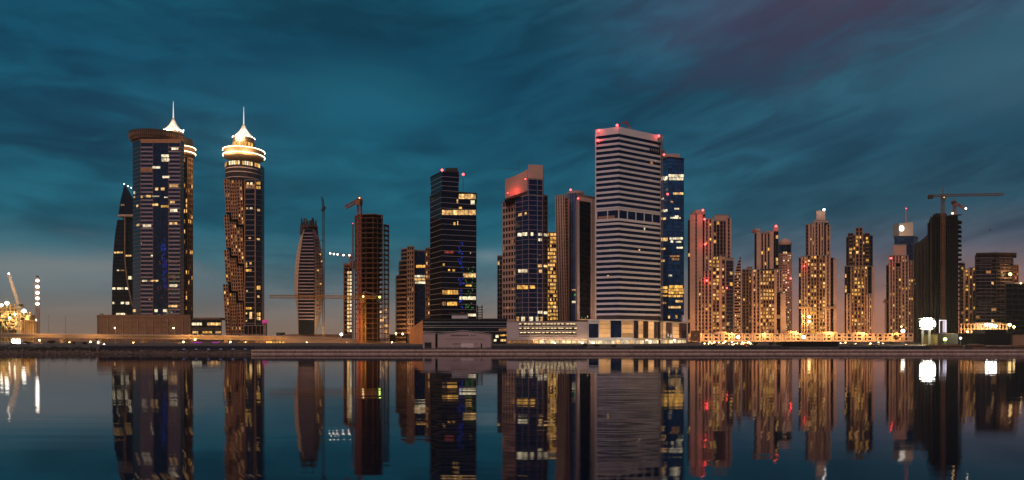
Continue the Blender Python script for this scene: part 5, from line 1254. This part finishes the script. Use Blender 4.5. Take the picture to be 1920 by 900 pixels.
# ================================================================ BRIDGE
T = Thing('road_bridge', 'long low concrete road bridge lit amber, sinking into a ramp wall', 'bridge', 300, 620)
CONC = mat('bridge_concrete', (.34,.25,.19), .8, var=.12, vscale=.12)
path = [(-260,625.0),(-60,625.0),(0,625.2),(100,625.8),(183,627),(270,627.6),(357,627.8),(440,629),(520,630.3),(600,633),(680,637.5),(740,643),(792,648.5)]
thick = [3.9,3.9,3.9,4.0,4.4,4.6,5.2,5.2,5.4,5.0,4,3,2]
D0 = 620
def bx(px, y, D): v = P(px, D, y); return v
for i, ((a, ya), (b, yb)) in enumerate(zip(path, path[1:])):
    p, q = bx(a, ya, D0), bx(b, yb, D0); ta, tb = thick[i]*.62, thick[i+1]*.62
    def sl(mb, y0_, y1_, u0_, u1_, v0_, v1_):
        za0, zb0, za1, zb1 = p.z+u0_, q.z+v0_, p.z+u1_, q.z+v1_
        za0 = max(za0, LAND); zb0 = max(zb0, LAND); za1 = max(za1, LAND+.1); zb1 = max(zb1, LAND+.1)
        mb.hexa([(p.x,y0_,za0),(q.x,y0_,zb0),(q.x,y1_,zb0),(p.x,y1_,za0),(p.x,y0_,za1),(q.x,y0_,zb1),(q.x,y1_,zb1),(p.x,y1_,za1)])
    sl(T.m('deck', CONC), D0, D0+14, -1.1, -.5, -1.1, -.5)
    sl(T.m('parapet', CONC), D0-.3, D0, -1.0, 0, -1.0, 0); sl(T.m('parapet', CONC), D0+14, D0+14.3, -1.0, 0, -1.0, 0)
    sl(T.m('girder', CONC), D0+1.6, D0+12.4, -1.1-ta, -1.1, -1.1-tb, -1.1)
    if a >= 520: sl(T.m('ramp_wall', CONC), D0+.3, D0+13.6, -20, -1.12, -20, -1.12)
for px in (-60,40,110,183,262,357,420,479,522):
    yy = lerp([p[0] for p in path], [p[1] for p in path], px); zt = ZZ(yy, D0)-4.4
    T.m('pier', CONC).box(P(px,D0,z=0).x-1.6, P(px,D0,z=0).x+1.6, D0+4, D0+10, LAND, zt)
for px in [p*9-40 for p in range(80)]:
    if px > 700: break
    yy = lerp([p[0] for p in path], [p[1] for p in path], px); c = P(px, D0, yy)
    T.m('rail_post', STEEL).box(c.x-.08, c.x+.08, D0-.2, D0-.08, c.z, c.z+.6)
T.m('rail', STEEL)
for (a, ya), (b, yb) in zip(path[:-2], path[1:-1]): T.m('rail', STEEL).tube(P(a,D0-.14,ya)+Vector((0,0,.6)), P(b,D0-.14,yb)+Vector((0,0,.6)), .07, 3)
T.done()
# lamps under and over the bridge (sodium)
def lamp(label, px, py, D, m, r, power, col, name='street_lamp', cat='street lamp', arm=True, group=None):
    T = Thing(name, label, cat, px, D, group=group); c = P(px, D, py)
    T.m('pole', STEEL).tube((c.x+ (1.0 if arm else 0), D, LAND), (c.x+(1.0 if arm else 0), D, c.z+.5), .13, 6, .08)
    if arm: T.m('arm', STEEL).tube((c.x+1.0, D, c.z+.5), (c.x, D, c.z+.4), .07, 5)
    mb = MB(); mb.ball(c, r, 10); mb.build('lamp_head', m, T.root)
    if power: light(c+Vector((0,-r*1.5-.2,0)), power, col, max(.3, r), T.root)
    T.done(); return T
SOD = (1,.52,.15)
T = Thing('floodlight_rig', 'large white floodlight rig under the bridge at the left, near the bank', 'floodlight', 31, 560); c = P(31,560,640)
for dx in (-2.4, 2.4): T.m('mast', STEEL).tube((c.x+dx,560.6,LAND), (c.x+dx,560.6,c.z+2), .12, 5)
T.m('frame', STEEL).box(c.x-3.4, c.x+3.4, 560.3, 560.5, c.z-.1, c.z+.1)
for i in range(4):
    for j in range(2):
        q = MB(); q.lathe((0,0), [(.3,0),(.82,.4),(.84,.5),(.1,.55)], 12); hx, hz = c.x+(i-1.5)*1.75, c.z+(j-.5)*1.8
        q.v = [(hx+v[0], 560-v[2], hz+v[1]) for v in q.v]; q.build('lamp_head', E_FLOOD, T.root)
light((c.x, 557, c.z), 60000, (1,.85,.6), 2, T.root); T.done()
lamp('small round amber floodlight beside a white pillar under the bridge', 195.5, 648.5, 480, E_FLOOD, 1.3, 26000, (1,.6,.25), 'floodlight', 'floodlight', False)
for lb, px, py in (('amber lamp under the bridge behind the left bank shrubs',74,638),('amber lamp under the bridge by the left block end',170,641),('pale lamp lighting the bridge girder right of the brown podium',344,641),('amber lamp under the bridge before the low two storey building',366,636.5),('amber lamp under the bridge left of the slimmer spired tower',432,641),('amber lamp under the bridge where the ramp wall begins',507,642)):
    lamp(lb, px, py, 612, E_WARM, .8, 14000, SOD)
for lb, px in (('sodium lamp before the bridge girder, below the brown podium middle',250),('sodium lamp before the bridge girder near the spired tower foot',460),('sodium lamp before the ramp wall below the bullet shaped tower',575),('sodium lamp before the ramp wall below the unfinished tower',650),('sodium lamp at the low end of the ramp wall',735),('sodium lamp before the bridge left of the brown podium',130)):
    lamp(lb, px, 642, 585, E_WARM, .22, 11000, SOD)
lamp('sodium lamp on the bridge facing the brown podium left half', 215, 615, 640, E_WARM, .4, 30000, SOD); lamp('sodium lamp on the bridge facing the brown podium right half', 325, 615, 640, E_WARM, .4, 30000, SOD)
for lb, px in (('unlit thin pole on the bridge, nearest the lamp mast', 91.5), ('unlit thin pole on the bridge, nearest the brown podium', 123)):
    T = Thing('lamp_post', lb, 'lamp post', px, 630, ZZ(626,630)-1); c = P(px,630,592); T.m('pole', STEEL).tube((c.x,630,ZZ(626,630)-1), c, .16, 6, .09); T.m('head', STEEL).box(c.x-.25, c.x+1.0, 629.8, 630.2, c.z-.12, c.z+.05); T.done()
T = Thing('pillar_sign', 'white lit upright pillar under the bridge beside the round floodlight', 'pillar', 183, 500)
T.m('pillar', glow('pale_light_panel', (1,.8,.6), 1.3)).box(P(182,500,z=0).x, P(185,500,z=0).x, 500, 501, LAND, ZZ(639,500)); T.m('cap', W_DARK).box(P(181,500,z=0).x, P(186,500,z=0).x, 499.8, 501.2, ZZ(639,500), ZZ(638,500)); T.done()
# purple-lit market stalls behind the bridge
for lb, px, w_ in (('magenta lit stall under the bridge before the low building', 370, 9), ('violet lit stall under the bridge left of the slimmer spired tower', 404, 6)):
    T = Thing('market_stall', lb, 'stall', px, 600); x0_, x1_ = P(px-w_,600,z=0).x, P(px+w_,600,z=0).x
    T.m('counter', W_DARK).box(x0_, x1_, 600, 602, LAND, LAND+1.2); T.m('sign_panel', glow('violet_glow',(.5,.04,.55),.55)).box(x0_, x1_, 599.8, 600, ZZ(643.5,600), ZZ(641,600)); T.m('canopy', W_BROWN).box(x0_-.4, x1_+.4, 598.8, 603, ZZ(641,600), ZZ(640,600))
    for xx in (x0_, x1_-.2): T.m('post', STEEL).box(xx, xx+.2, 599.8, 600, LAND, ZZ(641,600))
    T.done()
T = Thing('lit_pavilion', 'amber glowing glass pavilion under the bridge end beside the ramp wall', 'pavilion', 512, 605)
x0_, x1_ = P(498,605,z=0).x, P(534,605,z=0).x; T.m('roof', W_BROWN).box(x0_, x1_, 605, 612, ZZ(639.5,605), ZZ(638.8,605))
fr = Frame((x0_,605.5),(x1_,605.5),0,1)
for k in range(6): T.win(fr, fr.W*k/6+.15, fr.W*(k+1)/6-.15, ZZ(648,605), ZZ(640,605), L_GOLD, 0); 
for k in range(7): T.m('post', W_DARK).box(x0_+(x1_-x0_-.3)*k/6, x0_+(x1_-x0_-.3)*k/6+.3, 605, 605.4, LAND, ZZ(639.5,605))
T.done()
T = Thing('low_building', 'low shop row with red front at the foot of the slimmer spired tower', 'building', 448, 625)
x0_, x1_ = P(446,640,z=0).x, P(493,640,z=0).x; T.m('wall', W_BROWN).box(x0_, x1_, 640, 650, LAND, ZZ(640,640)); fr = Frame((x0_,640),(x1_,640),0,1)
for k in range(5): T.win(fr, fr.W*k/5+.4, fr.W*(k+1)/5-.6, LAND+1, ZZ(642,640), (L_DIM,L_WARM,L_DIM,L_RED,L_WARM)[k], .05)
T.done()
# low dim things on the horizon between towers
for lb, a, b, y, D, m_ in (('low dark service building on the horizon left of the bullet tower',518,528,624,760,W_DARK),('long dim parapet building at the foot of the bullet shaped tower',530,640,627.5,740,W_BROWN),('low dim block right of the unfinished brown tower foot',728,762,627.5,700,W_DARK),('low dim lit block left of the lamp poles behind the bridge',-40,180,631,900,W_TAN)):
    low(lb, a, b, y, D, 12, m_).done()
lamp('bright white floodlight between the bullet tower and stair building', 640, 627, 700, E_WHITE, 1.5, 9000, (.9,.95,1), 'floodlight', 'floodlight', False)

# ================================================================ RIGHT LAMPS
T = Thing('floodlight_rig', 'huge blinding white floodlight rig at the foot of the black unfinished tower', 'floodlight', 1738, 430); c = P(1738,430,607)
for dx in (-2.2, 2.2): T.m('mast', STEEL).lattice((c.x+dx,431,LAND), (c.x+dx,431,c.z+3.6), .8, .09, 1.6)
T.m('frame', STEEL).box(c.x-5.2, c.x+5.2, 430.3, 430.6, c.z-3.4, c.z-3.1); T.m('frame', STEEL).box(c.x-5.2, c.x+5.2, 430.3, 430.6, c.z+3.1, c.z+3.4)
for i in range(5):
    for j in range(4):
        if (i in (0,4)) and (j in (0,3)): continue
        q = MB(); q.lathe((0,0), [(.35,0),(1.0,.5),(1.02,.62),(.1,.68)], 12); hx, hz = c.x+(i-2)*2.05, c.z+(j-1.5)*1.75
        q.v = [(hx+v[0], 430-v[2], hz+v[1]) for v in q.v]; q.build('lamp_head', E_FLOOD, T.root)
light((c.x, 426, c.z), 80000, (1,.90,.42), 3, T.root); T.done()
lamp('green tinted lamp below right of the huge floodlight rig', 1772, 636, 400, E_GREEN, .9, 6000, (.6,1,.1), arm=False)
lamp('white globe lamp left of the huge floodlight rig', 1693, 620.5, 420, E_WHITE, 1.1, 3000, (1,.85,.6), arm=False)
lamp('small yellow lamp up left of the huge floodlight rig', 1690, 612.5, 470, E_WARM, .6, 1500, (1,.8,.2), arm=False)
lamp('pale lamp glowing before the black office wing, right of the tents', 1801, 634, 405, E_WHITE, .6, 800, (1,.9,.6), arm=False)
T = Thing('light_box', 'tall white lit frame box right of the huge floodlight rig', 'sign', 1770, 450)
x0_, x1_ = P(1761,450,z=0).x, P(1774,450,z=0).x
for (xa_, xb_, za_, zb_) in ((x0_,x0_+.25,600,624),(x1_-.25,x1_,600,624),(x0_,x1_,600,601)): T.m('frame', glow('cool_white',(.95,.85,1),1.6)).box(xa_, xb_, 449.8, 450, ZZ(zb_,450), ZZ(za_,450))
T.m('panel', glow('lavender_panel',(.8,.68,.9),.75)).box(P(1768,450,z=0).x, P(1773,450,z=0).x, 449.85, 450.1, ZZ(623,450), ZZ(602,450)); T.m('post', STEEL).box((x0_+x1_)/2-.2, (x0_+x1_)/2+.2, 450.1, 450.4, LAND, ZZ(601,450)); T.done()
names = ['by the brown panel with emblem','below the first apartment tower','below the pink topped tower','below the sail roofed building','left of the turreted tower foot','below the turreted tower','at the turreted tower right corner','left of the long low black shed','above the long black shed left end','below the wide shouldered tower','above the black shed right end','left of the lone stepped tower','below the lone stepped tower','right of the lone stepped tower','between lone tower and sign topped tower','below the sign topped tower']
pxs = [1321,1330,1345,1360,1372,1392,1404,1420,1476,1484,1520,1576,1585,1605,1632,1655]
kinds = [E_WARM,E_WARM,E_WARM,E_WHITE]
for i, (nm_, px) in enumerate(zip(names, pxs)):
    lamp('waterfront street lamp '+nm_, px, random.uniform(640,645), random.uniform(500,640), random.choice(kinds), random.uniform(.45,.8), 8000, (1,.6,.22), group='waterfront street lamps')
for k in range(22):
    px = 1322+k*6.2+random.uniform(-2,2) if k < 16 else random.uniform(1590,1700)
    lamp('small warm lamp in the dense row at the feet of the apartment towers', px, random.uniform(641.5,647), random.uniform(420,520), E_WARM, random.uniform(.3,.55), 3000, (1,.55,.18), group='dense row of small warm lamps')
lamp('big hazy yellow lamp between the turreted and shouldered towers', 1384, 632, 700, E_WHITE, 1.7, 22000, (1,.8,.35)); lamp('big hazy yellow lamp above the long black shed', 1507, 632, 700, E_WHITE, 1.8, 22000, (1,.8,.35))
lamp('red traffic light right of the cream glowing podium', 1400, 650, 300, E_RED, .35, 900, (1,.05,.03), 'traffic_light', 'traffic light', False)
for lb, px in (('white lamp before the cream panels left part',1113),('white lamp at the garage shops right end',1092),('white lamp at the garage shops middle',1040)): lamp(lb, px, 643, 480, E_WHITE, .45, 1800, (1,.8,.45))

# ================================================================ PLANTING
T = Thing('railing', 'thin steel railing along the top of the quay', 'railing', 1200, 254.4, 1.62)
for k in range(int((1500-qx0)/3)): T.m('post', STEEL).box(qx0+3*k, qx0+3*k+.06, 254.2, 254.26, 1.62, 2.66) if qx0+3*k < 260 else None
for zz_ in (2.15, 2.64): T.m('rail', STEEL).tube((qx0,254.23,zz_), (260,254.23,zz_), .035, 4)
T.done()
random.seed(21)
RK = MB()
for k in range(420):
    xx = random.uniform(-240, qx0-1); f = random.random(); yy = 248.6+f*4.5; zz = .05+f*1.35; q = random.uniform(.15,.5); mbk = RK; i = len(RK.v)
    for dx, dy, dz in ((-1,-1,-.4),(1,-1,-.4),(1,1,-.4),(-1,1,-.4),(-.6,-.5,.6),(.5,-.6,.7),(.6,.5,.5),(-.5,.6,.6)): RK.v.append((xx+dx*q*random.uniform(.7,1.3), yy+dy*q*random.uniform(.7,1.2), zz+dz*q*random.uniform(.6,1.1)))
    RK.f += [(i+4,i+5,i+6,i+7),(i,i+1,i+5,i+4),(i+1,i+2,i+6,i+5),(i+2,i+3,i+7,i+6),(i+3,i,i+4,i+7)]
tag(RK.build('rocks', mat('bank_rock',(.16,.12,.10),.9,var=.4,vscale=.8)), kind='stuff')
LEAF = mat('shrub_leaf', (.035,.05,.02), .7, var=.5, vscale=.8); TRUNK = mat('palm_trunk', (.10,.07,.05), .9)
def leaves(mb, c, rx, ry, rz, n, s):
    for k in range(n):
        while True:
            v = Vector((random.uniform(-1,1), random.uniform(-1,1), random.uniform(-1,1)))
            if v.length < 1: break
        v = v*(.55+.45*v.length); p = Vector((c[0]+v.x*rx, c[1]+v.y*ry, c[2]+v.z*rz))
        a = Vector((random.gauss(0,1), random.gauss(0,1), random.gauss(0,1))).normalized()*s*random.uniform(.6,1.3); b = a.orthogonal().normalized()*s*random.uniform(.4,.9)
        mb.quad(tuple(p-a), tuple(p+b), tuple(p+a), tuple(p-b))
def tree(label, px, D, y, wpx, cat='tree', name='tree', z=LAND):
    T = Thing(name, label, cat, px, D, z); c = P(px, D, z=z); h = ZZ(y, D)-z; w_ = wpx/FPX*D/2
    T.m('trunk', TRUNK).tube((c.x,D,z), (c.x+random.uniform(-.2,.2),D,z+h*.6), .18, 6, .1)
    for k in range(4):
        a = R(90*k+20); T.m('trunk', TRUNK).tube((c.x,D,z+h*.42), (c.x+w_*.5*math.cos(a), D+w_*.5*math.sin(a), z+h*.75), .09, 4, .04)
    mb = T.m('crown', LEAF)
    for k in range(6):
        a = random.uniform(0, 6.28); q = random.uniform(.2,.55); leaves(mb, (c.x+w_*q*math.cos(a), D+w_*q*math.sin(a), z+h*random.uniform(.55,.82)), w_*.55, w_*.55, h*.24, 90, .16+h*.02)
    T.done(); return T
def palm(label, px, D, y, z):
    T = Thing('palm_tree', label, 'palm tree', px, D, z); c = P(px, D, z=z); zt = ZZ(y, D)
    T.m('trunk', TRUNK).tube((c.x,D,z), (c.x,D,zt), .22, 6, .16)
    for k in range(14):
        a = 2*math.pi*k/14+random.uniform(-.2,.2); l = random.uniform(1.6,2.4); pr = Vector((c.x,D,zt))
        for j in range(4):
            f = (j+1)/4; q = Vector((c.x+l*f*math.cos(a), D+l*f*math.sin(a), zt+.9*math.sin(f*2.6)-1.1*f*f)); s_ = Vector((-math.sin(a), math.cos(a), 0))*(.32*(1-f*.7))
            T.m('frond', LEAF).quad(tuple(pr-s_), tuple(pr+s_), tuple(q+s_*.8), tuple(q-s_*.8)); pr = q
    T.done()
for lb, px, y in (('palm on the garage roof, left of the pale tower foot',968,597),('palm on the garage roof before the gridded tower',1012,598),('palm on the garage roof beside the gold lit block, left one',1031,596),('palm on the garage roof beside the gold lit block, tallest',1036,592)): palm(lb, px, 520, y, ZZ(603.2,505)+.1)
for lb, px, y, w_, D in (('rounded dark tree on the left bank under the bridge',97,638,22,420),('small dark bush tree on the left bank, left of the floodlit fence',52,640,16,420),('small tree on the left bank near the white floodlight',24,643,12,400),('small dark tree left of the brown podium, near its amber floodlight',160,641,12,430),('small lone tree on the left bank between bushes',138,641,7,440),
    ('dark tree right of the red traffic light',1416,641,14,340),('dark tree touching the left end of the long black shed',1464,640,20,330),('small dark tree left of the long black shed',1445,641,14,335),('small dark tree right of the long black shed',1600,645,16,330),('dark tree at the foot of the sign topped tower',1680,626,14,520),('dark tree left of the sign topped tower foot',1674,640,14,420),('low dark tree before the arcaded podium right end',1640,646,14,330),('low dark tree before the first apartment tower',1335,645,16,330),('dark tree before the cream panels left end',1098,644,14,300),('dark tree before the shops under the white slab panel',1120,645,16,300),('dark tree before the second cream panel',1150,646,14,300),('dark tree near the big black building roof lamps',1887,612,12,430)):
    tree(lb, px, D, y, w_)
def hedge(label, a, b, D, y, n):
    T = Thing('hedge', label, 'hedge', (a+b)/2, D); xa, xb = P(a,D,z=0).x, P(b,D,z=0).x; h = ZZ(y,D)-LAND; m_ = int((xb-xa)/1.3)
    for k in range(m_):
        hh = h*random.uniform(.55,1.1); leaves(T.m('foliage', LEAF), (xa+(k+.5)*(xb-xa)/m_, D+random.uniform(-.3,.3), LAND+hh*.5), .95, .7, hh*.52, n, .17)
    T.m('stem', TRUNK).tube((xa,D,LAND+.15), (xb,D,LAND+.15), .06); T.done()
hedge('ragged low hedge along the quay from the garage to the apartment towers', 1092, 1480, 256.5, 649.5, 60)
hedge('ragged low hedge along the quay before the arcaded podium right half', 1480, 1744, 256.5, 651.5, 50)
hedge('low scrub along the earth bank at the far left', -60, 180, 258, 648.5, 60)
hedge('thin weeds at the foot of the gabled shed', 818, 922, 283.5, 651.0, 30)
# quay fender posts: small dark bollards on the coping
b0_ = None
for k, px in enumerate(range(480, 1915, 44)):
    px += random.uniform(-9,9)
    pass
# path lights along the bank
for k, lb in enumerate(['leftmost of the six faint blue path lights','second from left of the six faint blue path lights','third from left of the six faint blue path lights','fourth from left of the six faint blue path lights','fifth from left of the six faint blue path lights','rightmost of the six faint blue path lights']):
    T = Thing('path_light', lb, 'path light', 345+k*23, 252, 1.45, group='path lights'); c = P(345+k*23,252,z=1.45); T.m('post', STEEL).tube(c, c+Vector((0,0,.35)), .06, 5); T.m('lamp_head', glow('blue_white',(.4,.5,1),.5)).box(c.x-.5, c.x+.5, 251.8, 252, 1.8, 1.92); T.done()

# ================================================================ HAZE
HAZE = 4.5e-5
hm = bpy.data.materials.new('haze_air'); hm.use_nodes = True; t = hm.node_tree; t.nodes.clear()
pv = t.nodes.new('ShaderNodeVolumePrincipled'); pv.inputs['Color'].default_value = (.80,.84,.88,1); pv.inputs['Density'].default_value = HAZE; pv.inputs['Anisotropy'].default_value = .55
oo = t.nodes.new('ShaderNodeOutputMaterial'); t.links.new(pv.outputs[0], oo.inputs['Volume'])
mb = MB(); mb.box(-9500, 9500, -900, 6000, -2.5, 395); tag(mb.build('haze', hm), kind='stuff')
sc.cycles.volume_bounces = 0
